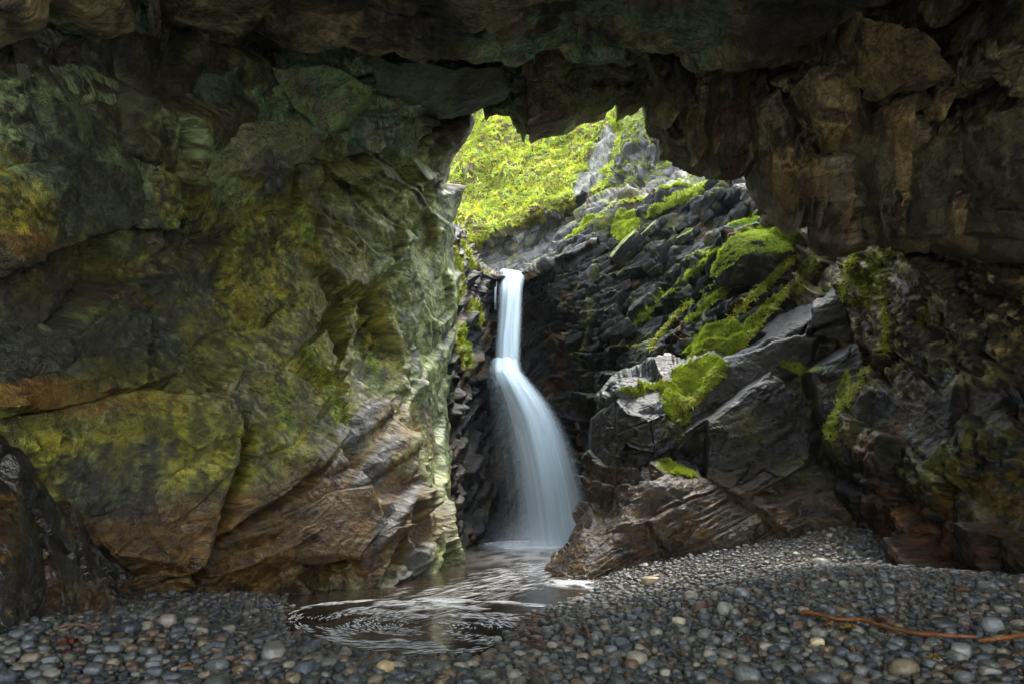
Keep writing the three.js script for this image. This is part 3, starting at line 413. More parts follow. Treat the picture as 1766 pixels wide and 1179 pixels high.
{ // slabs that stand clear of the arch: the pointed wedge, the notch block and the row of hanging plates
  const list = [
    [[[858, 108, 10], [906, 104, 9.0], [908, 222, 9.1], [884, 183, 9.8]], 1], [[[905, 104, 9.02], [985, 100, 9.1], [1072, 108, 9.3], [1068, 172, 9.5], [1003, 191, 9.4], [980, 206, 9.3], [935, 214, 9.2], [909, 222, 9.12]], 1.0], [[[1068, 120, 9.4], [1118, 118, 9.3], [1114, 176, 9.4], [1071, 188, 9.4]], 0.7],
    [[[1112, 120, 9.3], [1170, 115, 8.8], [1195, 190, 8.8], [1237, 300, 8.9], [1190, 270, 9], [1150, 240, 9.1], [1132, 200, 9.2]], 0.8], [[[1215, 110, 8.3], [1290, 60, 7.6], [1330, 160, 7.9], [1318, 260, 8.3], [1282, 306, 8.5], [1240, 303, 8.6], [1222, 230, 8.5]], 0.7],
    [[[1300, 180, 7.8], [1345, 150, 7.6], [1395, 270, 8.0], [1375, 320, 8.2], [1390, 390, 8.3], [1345, 364, 8.4], [1318, 332, 8.4], [1305, 270, 8.2]], 0.6], [[[1370, 290, 7.9], [1440, 258, 7.5], [1512, 270, 7.4], [1522, 300, 7.5], [1508, 346, 7.7], [1440, 387, 7.9], [1396, 389, 8.0]], 0.5],
    [[[1395, 120, 7], [1470, 90, 6.6], [1500, 200, 6.9], [1515, 268, 7.3], [1440, 256, 7.5], [1410, 200, 7.3]], 0.6], [[[1524, 180, 6.7], [1575, 160, 6.4], [1590, 300, 6.8], [1580, 409, 7.2], [1535, 397, 7.4], [1524, 330, 7.2]], 0.5], [[[1592, 250, 6.5], [1660, 220, 6.1], [1690, 330, 6.5], [1650, 405, 6.8], [1590, 408, 7.0]], 0.5],
    [[[1690, 200, 5.8], [1766, 180, 5.4], [1830, 330, 5.7], [1790, 418, 6.1], [1700, 400, 6.4]], 0.5], [[[1480, 20, 6], [1600, 60, 5.6], [1650, 130, 5.7], [1560, 150, 6.1], [1500, 110, 6.2]], 0.5], [[[285, 250, 6.7], [400, 215, 7.3], [520, 205, 8.0], [548, 238, 8.2], [460, 284, 7.8], [340, 312, 7.1], [280, 325, 6.7]], 0.6],
    [[[1555, 330, 7.0], [1612, 320, 6.7], [1630, 400, 6.9], [1604, 436, 7.3], [1575, 424, 7.4], [1558, 412, 7.4]], 0.5], [[[1640, 340, 6.5], [1700, 330, 6.3], [1712, 420, 6.6], [1690, 446, 6.9], [1660, 430, 6.9], [1642, 408, 6.8]], 0.5], [[[1716, 330, 6.1], [1790, 320, 5.8], [1800, 430, 6.1], [1760, 455, 6.5], [1725, 430, 6.5]], 0.5], [[[1330, 250, 7.9], [1368, 240, 7.7], [1382, 330, 7.95], [1374, 404, 8.3], [1352, 380, 8.4], [1335, 330, 8.2]], 0.4], [[[1500, 250, 7.0], [1536, 240, 6.8], [1545, 350, 7.1], [1534, 428, 7.5], [1518, 380, 7.5], [1505, 320, 7.3]], 0.4],
    [[[320, 130, 6.7], [400, 125, 7.1], [398, 190, 7.2], [322, 200, 6.8]], 0.5], [[[640, 100, 7.9], [790, 120, 8.5], [870, 120, 8.8], [880, 150, 9.1], [760, 190, 9.3], [690, 175, 8.8], [650, 150, 8.3]], 0.6], [[[470, 120, 7.4], [560, 110, 7.7], [640, 150, 8.2], [610, 200, 8.6], [560, 230, 8.5], [500, 180, 7.9]], 0.5],
  ];
  const tr = rng(17), tones = [[0.5, 0.48, 0.45], [1.05, 0.95, 0.8], [0.75, 0.8, 0.85], [1.15, 1.1, 0.95], [0.55, 0.57, 0.57], [0.9, 0.75, 0.55]]; arch.tone = () => tones[Math.floor(tr() * tones.length)];
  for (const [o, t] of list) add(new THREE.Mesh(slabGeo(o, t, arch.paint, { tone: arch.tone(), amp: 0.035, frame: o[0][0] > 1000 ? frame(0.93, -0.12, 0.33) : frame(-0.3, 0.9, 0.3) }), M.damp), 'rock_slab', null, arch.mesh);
}
{ // thin slanting plates between the large ones, each ending in a point
  const r = rng(55), rimAt = line([[1120, 180], [1150, 240], [1240, 302], [1320, 335], [1390, 388], [1440, 388], [1515, 345], [1535, 400], [1600, 412], [1700, 415], [1800, 420]]);
  for (let n = 0; n < 84; n++) {
    const px = 1125 + 660 * r(), low = rimAt(px)[1], py = low + 22 - (low + 90) * Math.pow(r(), 1.5), w = 14 + 30 * r(), h = 70 + 150 * r(), lean = (0.15 + 0.4 * r()) * h, at = arch.at(px, Math.max(5, py - h * 0.35))[0], d = -at.z - 0.1 - 0.08 * r();
    const o = [[px + lean - w * 0.3, py - h, d - 0.25], [px + lean + w * 0.8, py - h * (0.85 + 0.2 * r()), d - 0.22], [px + w * 0.9, py - h * 0.3, d - 0.1 + 0.1 * r()], [px + w * (0.1 + 0.5 * r()), py, d], [px - w * 0.25, py - h * (0.25 + 0.2 * r()), d + 0.02 + 0.12 * r()]];
    add(new THREE.Mesh(slabGeo(o, 0.35, arch.paint, { tone: arch.tone(), amp: 0.025, rel: 0.7, bevel: 0.05, cell: 0.05, frame: frame(0.93, -0.12, 0.33) }), M.damp), 'rock_slab', null, arch.mesh);
  }
}
// ------------------------------------------------------------------ right wall
const rw = {};
{
  const cols = [1330, 1400, 1480, 1560, 1660, 1766, 1950], r = (y, d, yy) => [...cols.map((x, i) => [x, yy ? yy[i] : y, d[i]]), V(5.0, yy ? -0.4 + (y < 1000 ? 0.6 : 0) : (589 - y) / 1172 * 5 + 1.9, -0.3), V(5.2, yy ? -0.4 + (y < 1000 ? 0.6 : 0) : (589 - y) / 1172 * 5 + 1.9, 4.4)];
  const rows = [r(300, [12, 11.4, 10.2, 8.0, 6.9, 6.2, 5.2]), r(430, [12, 11.2, 9.7, 8.1, 7.25, 6.6, 5.5]), r(520, [11.9, 11, 9.8, 8.5, 7.6, 6.85, 5.7]), r(610, [11.8, 10.8, 9.8, 9.0, 8.05, 7.2, 6]), r(700, [11.6, 10.5, 9.45, 8.6, 7.7, 6.9, 5.8]), r(790, [11.4, 10.3, 9.2, 8.4, 7.4, 6.6, 5.6]), r(870, [11.4, 10.45, 9.5, 8.55, 7.45, 6.6, 5.5]), r(950, [11.5, 10.7, 9.95, 8.6, 7.5, 6.6, 5.5], [925, 925, 925, 965, 985, 1000, 1040]), r(1010, [11.5, 10.7, 9.9, 8.6, 7.5, 6.6, 5.5], [1000, 1000, 1010, 1060, 1090, 1110, 1160])];
  const A = relief(frame(0.62, 0.62, 0.48, 0.3), { la: 0.34, lb: 1.2, lc: 1.0, amp: 0.13, tilt: 0.25, crack: 0.14, edge: 0.06, warp: 0.2, subAmp: 0.8, led: 0.5, ledAmp: 0.07, rough: 0.14, fine: 0.016 });
  const B = relief(frame(-0.45, 0.75, 0.45), { la: 0.7, lb: 1.1, lc: 1.0, amp: 0.14, tilt: 0.3, crack: 0.08, edge: 0.04, warp: 0.25, subAmp: 0.5, led: 0.7, ledAmp: 0.03, rough: 0.3, fine: 0.006 });
  const green = patches([[1720, 800, 6.9, 80, 120, 0.3], [1680, 620, 7.7, 100, 50, 0.2], [1440, 480, 10, 60, 60], [1600, 640, 8.5, 70, 40], [1420, 760, 10.2, 60, 60]]), rust = patches([[1740, 840, 6.7, 60, 80], [1600, 900, 8, 80, 60], [1620, 460, 8.5, 60, 40], [1720, 480, 7.4, 60, 60], [1550, 950, 8.5, 120, 40]]), edge = patches([[1465, 500, 10, 9, 80, -0.35], [1520, 520, 9.6, 5, 90, -0.12], [1500, 430, 9.8, 9, 50, -0.6], [1400, 470, 10.8, 9, 70, -0.5]]);
  Object.assign(rw, sheet('cave_wall_right', rows, [30, 40, 50, 60, 60, 60, 14, 8], [46, 44, 44, 44, 44, 40, 40, 14], {
    axes: [[0.5, 0.1, 0.85], [0.1, 1, -0.1]], data: structure('dark wet cave wall rising behind the shingle, without sunlight'), mats: [M.dark, M.dark],
    shapes: [(p) => { const t = sm(2.1, 2.8, p.y + 0.4 * noise(p.x, p.y, p.z)); return mixf(B(p), A(p), t); }, p => 0.02 * ridge(p.x * 6, p.y * 6, p.z * 6, 3) + 0.02 * fbm(p.x * 5, p.y * 5, p.z * 5, 3)],
    paint: (p, n, h, o) => {
      const w = fbm(p.x * 1.8, p.y * 1.8, p.z * 1.8, 5), f = fbm(p.x * 8, p.y * 8, p.z * 8, 3);
      put(o, [0.026, 0.025, 0.024]); blend(o, [0.065, 0.063, 0.058], sm(0.05, 0.4, w + f * 0.4) * 0.5); blend(o, BROWN, sm(0.0, 0.3, fbm(p.x + 5, p.y, p.z, 4)) * 0.6); blend(o, [0.035, 0.026, 0.02], sm(1.0, 0.5, p.y + w * 0.5) * 0.7);
      blend(o, OLIVE, green(p, w + f * 0.5) * sm(-0.2, 0.2, w + f) * 0.75); blend(o, RUST, rust(p, w + f) * sm(-0.1, 0.3, f + w) * 0.4);
      blend(o, CRUST, sm(0.05, 0.3, f + w * 0.6) * sm(2.2, 3, p.y + w) * 0.6); blend(o, [0.12, 0.09, 0.055], sm(2.4, 3.2, p.y + w) * sm(0.1, -0.2, f) * 0.6); blend(o, f > 0 ? MOSS2 : OLIVE2, sm(0.3, 0.6, edge(p, w + f * 0.8) + f * 0.3) * 0.85);
      return p.y > 2.3 + w ? 1 : 0;
    },
  }));
}
// ------------------------------------------------------------------ the buttress that runs from the right wall down into the pool
const butt = {};
{
  const rows = [
    [[1060, 650, 14.4], [1090, 640, 13.6], [1150, 612, 13], [1220, 575, 12.8], [1300, 520, 12.5], [1400, 450, 12], [1500, 420, 11.5]],
    [[1040, 688, 12.6], [1068, 662, 11.6], [1140, 655, 11.4], [1190, 655, 11.2], [1262, 610, 11.0], [1380, 540, 10.7], [1500, 480, 10.2]],
    [[1030, 700, 12.2], [1066, 682, 10.95], [1150, 690, 10.6], [1195, 705, 10.6], [1270, 660, 10.6], [1380, 580, 10.4], [1500, 520, 10]],
    [[1015, 775, 11.8], [1056, 752, 10.8], [1130, 745, 10.35], [1205, 750, 10.6], [1290, 730, 10.5], [1390, 690, 10.4], [1500, 630, 10]],
    [[1013, 855, 11.6], [1056, 835, 10.5], [1122, 792, 10.2], [1205, 800, 10.5], [1300, 800, 10.3], [1390, 790, 10.2], [1500, 770, 10]],
    [[1010, 880, 11.4], [1060, 880, 10.0], [1130, 845, 9.7], [1212, 838, 9.8], [1300, 842, 9.9], [1390, 840, 9.9], [1500, 830, 9.8]],
    [[965, 940, 10.8], [1020, 935, 9.6], [1110, 925, 9.4], [1210, 905, 9.5], [1300, 890, 9.6], [1390, 885, 9.7], [1500, 880, 9.8]],
    [[932, 984, 10.3], [985, 1004, 9.2], [1090, 982, 9.3], [1200, 957, 9.45], [1300, 942, 9.4], [1400, 924, 9.6], [1500, 918, 9.8]],
    [[930, 1040, 10.3], [985, 1060, 9.2], [1090, 1050, 9.3], [1200, 1040, 9.45], [1300, 1020, 9.4], [1400, 1000, 9.6], [1500, 990, 9.8]],
  ];
  const A = relief(frame(-0.42, 0.82, 0.4), { la: 0.4, lb: 1.4, lc: 1.2, amp: 0.1, tilt: 0.18, crack: 0.12, edge: 0.06, warp: 0.15, subAmp: 0.7, led: 0.5, ledAmp: 0.05, rough: 0.14, fine: 0.012 });
  const B = relief(frame(-0.32, 0.93, 0.15), { la: 0.45, lb: 1.8, lc: 1.6, amp: 0.05, tilt: 0.12, crack: 0.05, edge: 0.04, warp: 0.2, subAmp: 0.5, led: 0.26, ledAmp: 0.045, rough: 0.12, fine: 0.008 });
  const moss = patches([[1165, 690, 10.8, 26, 40], [1190, 660, 11, 34, 34], [1163, 806, 10.1, 34, 14, -0.3], [1210, 640, 11, 36, 30, 0.7], [1140, 664, 11.1, 46, 7], [1380, 636, 10.3, 30, 7, -0.3], [1440, 690, 10.0, 9, 46, -0.3], [1090, 676, 11, 26, 6]]);
  const topReflection = patches([[1110, 692, 10.7, 50, 26]]);  // sky reflection painted into the colour of the flat top
  Object.assign(butt, sheet('rock_buttress', rows, [44, 62, 56, 62, 62, 40], [24, 26, 50, 60, 26, 50, 46, 14], {
    axes: [[0.95, 0.1, 0.3], [0, 0.85, -0.5]], data: { label: 'big wet slate outcrop with mossy top whose striped foot dips into the pool', category: 'rock' }, mats: [M.sheen, M.damp],
    shapes: [p => { const t = sm(1.1, 1.7, p.y + 0.3 * noise(p.x, p.y, p.z)); return mixf(B(p), A(p), t); }, p => 0.012 * ridge(p.x * 8, p.y * 8, p.z * 8, 3) + 0.02 * fbm(p.x * 4, p.y * 4, p.z * 4, 3)],
    paint: butt.paint = (p, n, h, o) => {
      const w = fbm(p.x * 2, p.y * 2, p.z * 2, 5), f = fbm(p.x * 9, p.y * 9, p.z * 9, 3);
      put(o, [0.019, 0.018, 0.017]); blend(o, [0.045, 0.045, 0.044], sm(0.0, 0.4, w + f * 0.4) * 0.6);
      const low = sm(1.55, 1.05, p.y + 0.35 * w + 0.12 * (p.x - 3)); const band = ridge(p.x * 0.8, p.y * 9 + p.x * 2.6, p.z, 3);
      blend(o, [0.05, 0.034, 0.021], low * 0.9); blend(o, OCHRE, low * sm(0.35, 0.8, band + f * 0.3) * 0.2); blend(o, [0.075, 0.066, 0.052], sm(0.12, 0.35, f + 0.5 * w) * 0.5);
      blend(o, OLIVE, sm(0.1, 0.4, fbm(p.x * 1.2 + 3, p.y * 1.2, p.z * 1.2, 3)) * (1 - low) * 0.6);
      blend(o, [0.13, 0.14, 0.145], topReflection(p, w * 0.5) * 0.8);
      blend(o, f > 0 ? MOSS2 : MOSS, sm(0.3, 0.5, moss(p, 1.5 * w + f * 1.2) + f * 0.5) * 0.95);
      return moss(p, w) > 0.4 ? 1 : 0;
    },
  }));
}
for (const [o, t, rel] of [ // the outcrop's flat top, its faces and the ledge
  [[[1064, 694, 10.6], [1082, 668, 11.1], [1112, 658, 11.4], [1152, 666, 11.3], [1168, 706, 10.55], [1122, 724, 10.3], [1080, 714, 10.4]], 0.4, 0.4], [[[1122, 722, 10.3], [1168, 706, 10.5], [1182, 762, 10.4], [1150, 792, 10.25], [1126, 782, 10.2]], 0.5, 1], [[[1066, 700, 10.55], [1122, 724, 10.28], [1126, 782, 10.2], [1085, 770, 10.3], [1062, 745, 10.5]], 0.5, 1],
  [[[1120, 800, 9.95], [1165, 842, 9.75], [1214, 834, 9.85], [1216, 856, 9.8], [1160, 884, 9.6], [1125, 855, 9.75]], 0.5, 0.7], [[[1122, 798, 9.97], [1150, 784, 10.5], [1200, 798, 10.5], [1214, 832, 9.88], [1165, 842, 9.78]], 0.3, 0.5], [[[1022, 722, 11.5], [1060, 692, 10.8], [1078, 762, 10.45], [1062, 835, 10.25], [1028, 862, 11.0], [1014, 800, 11.5]], 0.5, 1],
  [[[1225, 725, 10.2], [1330, 640, 10.1], [1405, 700, 10.1], [1392, 800, 9.95], [1290, 862, 9.75], [1222, 832, 9.95]], 0.6, 0.7], [[[1400, 640, 10.0], [1480, 590, 9.8], [1490, 690, 9.6], [1430, 740, 9.8]], 0.6, 0.8],
]) add(new THREE.Mesh(slabGeo(o, t, butt.paint, { rel, bevel: 0.05, amp: 0.025, frame: frame(-0.42, 0.82, 0.4), cell: 0.045 }), M.sheen), o[0][0] === 1064 ? 'flat_top' : o[0][1] === 798 ? 'ledge' : 'rock_face', null, butt.mesh);
// ------------------------------------------------------------------ gorge beyond the arch: right cliff, the fall's recess, the green hillside, the black crag
const cliff = {};
{
  const rows = [
    [[890, 474, 19.5], [985, 385, 20], [1055, 335, 20], [1150, 312, 19], [1250, 280, 18], [1350, 250, 17], [1520, 200, 16]],
    [[918, 482, 17.6], [998, 396, 17.6], [1062, 346, 17], [1150, 332, 16], [1250, 302, 15], [1350, 330, 13.6], [1520, 320, 12.4]],
    [[955, 520, 16.9], [1030, 440, 16.3], [1090, 418, 15.6], [1180, 400, 15], [1270, 385, 14], [1350, 400, 12.8], [1520, 400, 11.6]],
    [[982, 580, 16.3], [1048, 520, 15.4], [1110, 500, 14.8], [1190, 470, 14], [1270, 432, 12.8], [1350, 426, 12.1], [1520, 450, 11]],
    [[998, 650, 15.9], [1045, 620, 14.7], [1095, 585, 13.9], [1180, 555, 13.1], [1250, 520, 12.2], [1340, 490, 11.5], [1500, 510, 10.7]],
    [[992, 740, 15.9], [1035, 705, 14.6], [1085, 650, 13.6], [1165, 620, 12.6], [1245, 590, 11.7], [1330, 570, 11.1], [1500, 570, 10.5]],
    [[985, 840, 15.8], [1035, 830, 14.6], [1080, 760, 13.6], [1165, 740, 12.6], [1250, 690, 11.7], [1340, 660, 11.2], [1500, 640, 10.6]],
    [[975, 950, 15.6], [1030, 950, 14.6], [1080, 900, 13.6], [1165, 860, 12.6], [1250, 800, 12], [1340, 760, 11.6], [1500, 720, 11]],
  ];
  const A = relief(frame(-0.52, 0.8, 0.3), { la: 0.42, lb: 0.62, lc: 0.75, amp: 0.2, tilt: 0.25, crack: 0.2, edge: 0.1, warp: 0.25, wf: 0.4, sub: 0.5, subAmp: 0.5, led: 0.5, ledAmp: 0.14, rough: 0.25, fine: 0.035 });
  const moss = patches([[1312, 430, 12.3, 60, 32], [1262, 442, 12.7, 44, 14, 0.5], [1235, 590, 11.9, 44, 34, 0.8], [1205, 640, 11.9, 22, 46, -0.1], [1180, 335, 15.2, 70, 10, 0.3], [1250, 500, 12.6, 90, 7, 0.7], [1390, 420, 11.6, 26, 20, 0.8], [1330, 480, 11.8, 60, 8, 0.75], [1290, 560, 11.6, 70, 6, 0.8], [1195, 480, 14, 60, 6, 0.6], [1290, 372, 13.5, 34, 14], [1490, 370, 11.6, 40, 16, 0.9], [1080, 380, 16, 20, 40], [1000, 390, 17.4, 30, 8, 0.7], [1110, 540, 14.2, 50, 5, 0.9], [1160, 330, 15.9, 30, 8]]);
  const knob = (() => { const c = P(1300, 452, 12.4); return p => { const dx = (p.x - c.x) / 1.15, dy = (p.y - c.y) / 0.75, dz = (p.z - c.z) / 1.2, e = dx * dx + dy * dy + dz * dz; return e < 1 ? 0.6 * (1 - e) * (1 - e) : 0; }; })();
  Object.assign(cliff, sheet('gorge_cliff', rows, [70, 70, 66, 66, 66, 60], [24, 52, 60, 66, 60, 46, 16], {
    axes: [[0.95, 0.1, 0.3], [0, 0.8, -0.6]], data: structure('steep blocky slate cliff with moss right of the waterfall'), mats: [M.dark, M.dark, M.moss],
    shapes: [p => A(p) + knob(p), p => 0.03 * ridge(p.x * 5, p.y * 5, p.z * 5, 3) + 0.02 * fbm(p.x * 8, p.y * 8, p.z * 8, 2)],
    paint: (p, n, h, o) => {
      const w = fbm(p.x * 1.7, p.y * 1.7, p.z * 1.7, 5), f = fbm(p.x * 8, p.y * 8, p.z * 8, 3);
      put(o, [0.011, 0.012, 0.013]); blend(o, [0.034, 0.035, 0.036], sm(-0.1, 0.4, w + f * 0.5) * 0.5); blend(o, OLIVE, sm(0.0, 0.35, fbm(p.x * 1.3 + 8, p.y * 1.3, p.z * 1.3, 4)) * 0.65); blend(o, BROWN, sm(0.2, 0.4, fbm(p.x * 1.6 + 3, p.y * 1.6, p.z * 1.6, 3)) * 0.5);
      const up = 0.3 * sm(0.5, 0.85, n.y + 0.35 * f + 0.25 * w) * sm(2.6, 4.4, p.y + w) * sm(0.0, 0.25, w + 0.1) * 0.8, m = Math.max(sm(0.25, 0.55, moss(p, 0.6 * w + f * 0.5) + f * 0.35), up);
      blend(o, f + w * 0.5 > 0 ? MOSS2 : MOSS, m * 0.95);
      return m > 0.5 ? 2 : p.y < 5 + w ? 0 : 1;
    },
  }));
}
const recess = {};
{
  const rows = [
    [[690, 380, 18.5], [785, 396, 19], [812, 432, 19.5], [838, 462, 20.5], [880, 466, 22], [930, 458, 22], [980, 425, 20.5], [1030, 395, 19]],
    [[690, 395, 14.6], [780, 394, 14], [803, 432, 15], [838, 467, 16.3], [878, 476, 16.9], [925, 466, 16.9], [975, 425, 16.8], [1030, 405, 16.5]],
    [[690, 415, 14.4], [775, 420, 13.4], [800, 450, 14.6], [846, 484, 16.1], [880, 488, 17.0], [925, 485, 17.1], [975, 470, 16.9], [1030, 450, 16.3]],
    [[690, 520, 14.6], [772, 520, 13.4], [802, 520, 14.8], [848, 530, 16.5], [885, 545, 17.3], [930, 545, 17.4], [975, 545, 16.9], [1030, 545, 15.8]],
    [[690, 640, 14.6], [768, 635, 13.3], [798, 632, 14.5], [830, 640, 15.9], [872, 652, 16.7], [930, 650, 17.4], [985, 650, 16.9], [1030, 650, 15.8]],
    [[690, 700, 14.6], [768, 700, 13.5], [800, 700, 14.8], [838, 700, 16.3], [878, 706, 17.0], [930, 720, 17.3], [985, 720, 16.9], [1030, 720, 15.7]],
    [[690, 810, 14.6], [770, 810, 13.3], [802, 810, 14.6], [845, 810, 16.1], [885, 810, 16.8], [930, 810, 17.0], [985, 810, 16.7], [1035, 810, 15.5]],
    [[690, 940, 14.8], [788, 942, 13.3], [812, 940, 14.6], [850, 937, 16.1], [890, 934, 16.6], [940, 933, 16.5], [990, 933, 16.1], [1035, 932, 15.4]],
    [[690, 985, 14.8], [788, 985, 13.3], [812, 980, 14.6], [850, 975, 16.1], [890, 975, 16.6], [940, 975, 16.5], [990, 975, 16.1], [1035, 975, 15.4]],
  ];
  const A = relief(frame(-0.45, 0.7, 0.55), { la: 0.3, lb: 0.7, lc: 0.7, amp: 0.12, tilt: 0.25, crack: 0.12, edge: 0.08, warp: 0.3, subAmp: 0.6, led: 0.3, ledAmp: 0.13, rough: 0.14, fine: 0.03 });
  const moss = patches([[800, 440, 14.9, 30, 16, -0.9], [838, 462, 16.2, 14, 7], [800, 600, 14.6, 14, 36], [785, 480, 14, 14, 50], [822, 540, 15.5, 16, 20]]);
  Object.assign(recess, sheet('waterfall_recess', rows, [10, 34, 44, 44, 48, 44, 30], [24, 12, 46, 50, 30, 46, 54, 10], {
    axes: [[0.8, 0.1, 0.6], [0, 1, -0.1]], data: structure('black wet rock recess behind the waterfall'), mats: [M.dark],
    shapes: [p => A(p), p => 0.02 * ridge(p.x * 7, p.y * 7, p.z * 7, 3)],
    paint: (p, n, h, o) => { const w = fbm(p.x * 1.8, p.y * 1.8, p.z * 1.8, 5), f = fbm(p.x * 8, p.y * 8, p.z * 8, 3); put(o, [0.013, 0.013, 0.013]); blend(o, [0.04, 0.04, 0.038], sm(0, 0.4, w + f * 0.5) * 0.5); blend(o, BROWN, sm(0.05, 0.35, fbm(p.x * 1.2 + 8, p.y * 1.2, p.z * 1.2, 4)) * 0.5); blend(o, f > 0 ? MOSS2 : OLIVE2, sm(0.25, 0.5, moss(p, w + f * 0.7) + f * 0.3) * 0.9); return 0; },
  }));
}
const hill = {};
{
  const xs = [200, 500, 780, 870, 950, 1020, 1090, 1200, 1400, 1700], ey = [490, 465, 418, 388, 354, 330, 314, 300, 285, 260], ed = [22, 22.2, 22.2, 22.2, 22, 21.5, 21.2, 20.6, 19.4, 17.5];
  const r = (dy, dd) => xs.map((x, i) => [x, ey[i] + dy, ed[i] + dd]);
  const rows = [r(-380, 12), r(-280, 8), r(-170, 4.6), r(-85, 2.1), r(-18, 0.3), r(2, 0.05), r(22, 0.8), r(70, 0.7), r(150, -0.3)];
  const A = relief(frame(0.5, 0.3, 0.8), { la: 1.4, lb: 1.6, lc: 1.6, amp: 0.2, tilt: 0.16, crack: 0.1, edge: 0.2, warp: 0.6, rough: 0.9, fine: 0.05 });
  const B = relief(frame(-0.3, 0.9, 0.2), { la: 0.4, lb: 1.2, lc: 1.2, amp: 0.18, tilt: 0.2, crack: 0.1, edge: 0.1, warp: 0.4, led: 0.4, ledAmp: 0.2, rough: 0.2, fine: 0.04 });
  const bare = patches([[1040, 255, 23.2, 20, 70, -0.35], [1015, 310, 22.2, 26, 40, -0.4], [1000, 335, 21.9, 20, 20]]);
  hill.bare = bare;
  hill.edge = line(xs.map((x, i) => { const p = P(x, ey[i], ed[i]); return [p.x, p.y, p.z]; }));
  Object.assign(hill, sheet('hillside', rows, [12, 30, 60, 60, 60, 50, 40, 30, 20], [20, 40, 50, 50, 12, 14, 30, 30], {
    axes: [[1, 0, 0.1], [0, 0.7, -0.7]], data: structure('steep green hillside above the waterfall, seen through the cave opening'), mats: [M.moss, M.wet],
    shapes: [p => { const e = hill.edge(p.x), below = p.y < e[1] - 0.2; return below ? B(p) : A(p); }],
    paint: (p, n, h, o) => {
      const w = fbm(p.x * 0.9, p.y * 0.9, p.z * 0.9, 5), f = fbm(p.x * 5, p.y * 5, p.z * 5, 3), e = hill.edge(p.x), below = sm(0.1, -0.25, p.y - e[1] + 0.6 * w);
      put(o, [0.11, 0.125, 0.02]); blend(o, [0.09, 0.06, 0.03], sm(0.05, 0.35, w + 0.5 * f) * 0.7);
      blend(o, [0.2, 0.2, 0.185], sm(0.3, 0.6, bare(p, w + 0.6 * f)) * 0.9); blend(o, [0.055, 0.058, 0.06], below); blend(o, OLIVE2, below * sm(0.15, 0.3, f + 0.3 * w) * 0.7);
      return below > 0.5 ? 1 : 0;
    },
  }));
}
const crag = {};
{
  const rows = [
    [[1080, 150, 22], [1112, 120, 21.5], [1160, 100, 21], [1240, 90, 20.5], [1340, 80, 19], [1520, 60, 17]],
    [[1075, 205, 21], [1108, 192, 20.4], [1160, 165, 20], [1240, 150, 19.4], [1340, 140, 18.6], [1520, 120, 16.6]],
    [[1062, 262, 20.4], [1095, 236, 19.8], [1150, 220, 19.2], [1235, 214, 18.6], [1335, 204, 18], [1520, 184, 16]],
    [[1056, 305, 20.2], [1090, 292, 19.4], [1150, 288, 18.8], [1235, 288, 18], [1335, 282, 17], [1520, 262, 15.5]],
    [[1050, 362, 20], [1085, 362, 19], [1150, 362, 18.2], [1235, 362, 17.5], [1335, 360, 16.5], [1520, 350, 15]],
  ];
  const A = relief(frame(0.4, 0.7, 0.5), { la: 0.4, lb: 0.5, lc: 0.5, amp: 0.16, tilt: 0.3, crack: 0.14, edge: 0.2, warp: 0.3, sub: 0.4, subAmp: 0.8, rough: 0.5, fine: 0.08 });
  Object.assign(crag, sheet('crag', rows, [34, 44, 44, 40, 16], [14, 30, 44, 44], {
    axes: [[1, 0, 0.2], [0, 0.8, -0.6]], data: structure('black knobbly crag between hillside and hanging slabs'), mats: [M.damp, M.moss], shape: A,
    paint: (p, n, h, o) => { const w = fbm(p.x * 1.6, p.y * 1.6, p.z * 1.6, 5), f = fbm(p.x * 7, p.y * 7, p.z * 7, 3), g = sm(12.3, 13.3, p.y + 1.1 * w - 0.35 * (p.x - 4)); put(o, INK); blend(o, SLATE, sm(0, 0.4, w + f) * 0.6); blend(o, f > 0 ? MOSS2 : OLIVE2, Math.max(g * sm(-0.3, 0, f), sm(0.3, 0.45, f * 0.7 + n.y * 0.4)) * 0.85); return g > 0.5 ? 1 : 0; },
  }));
}
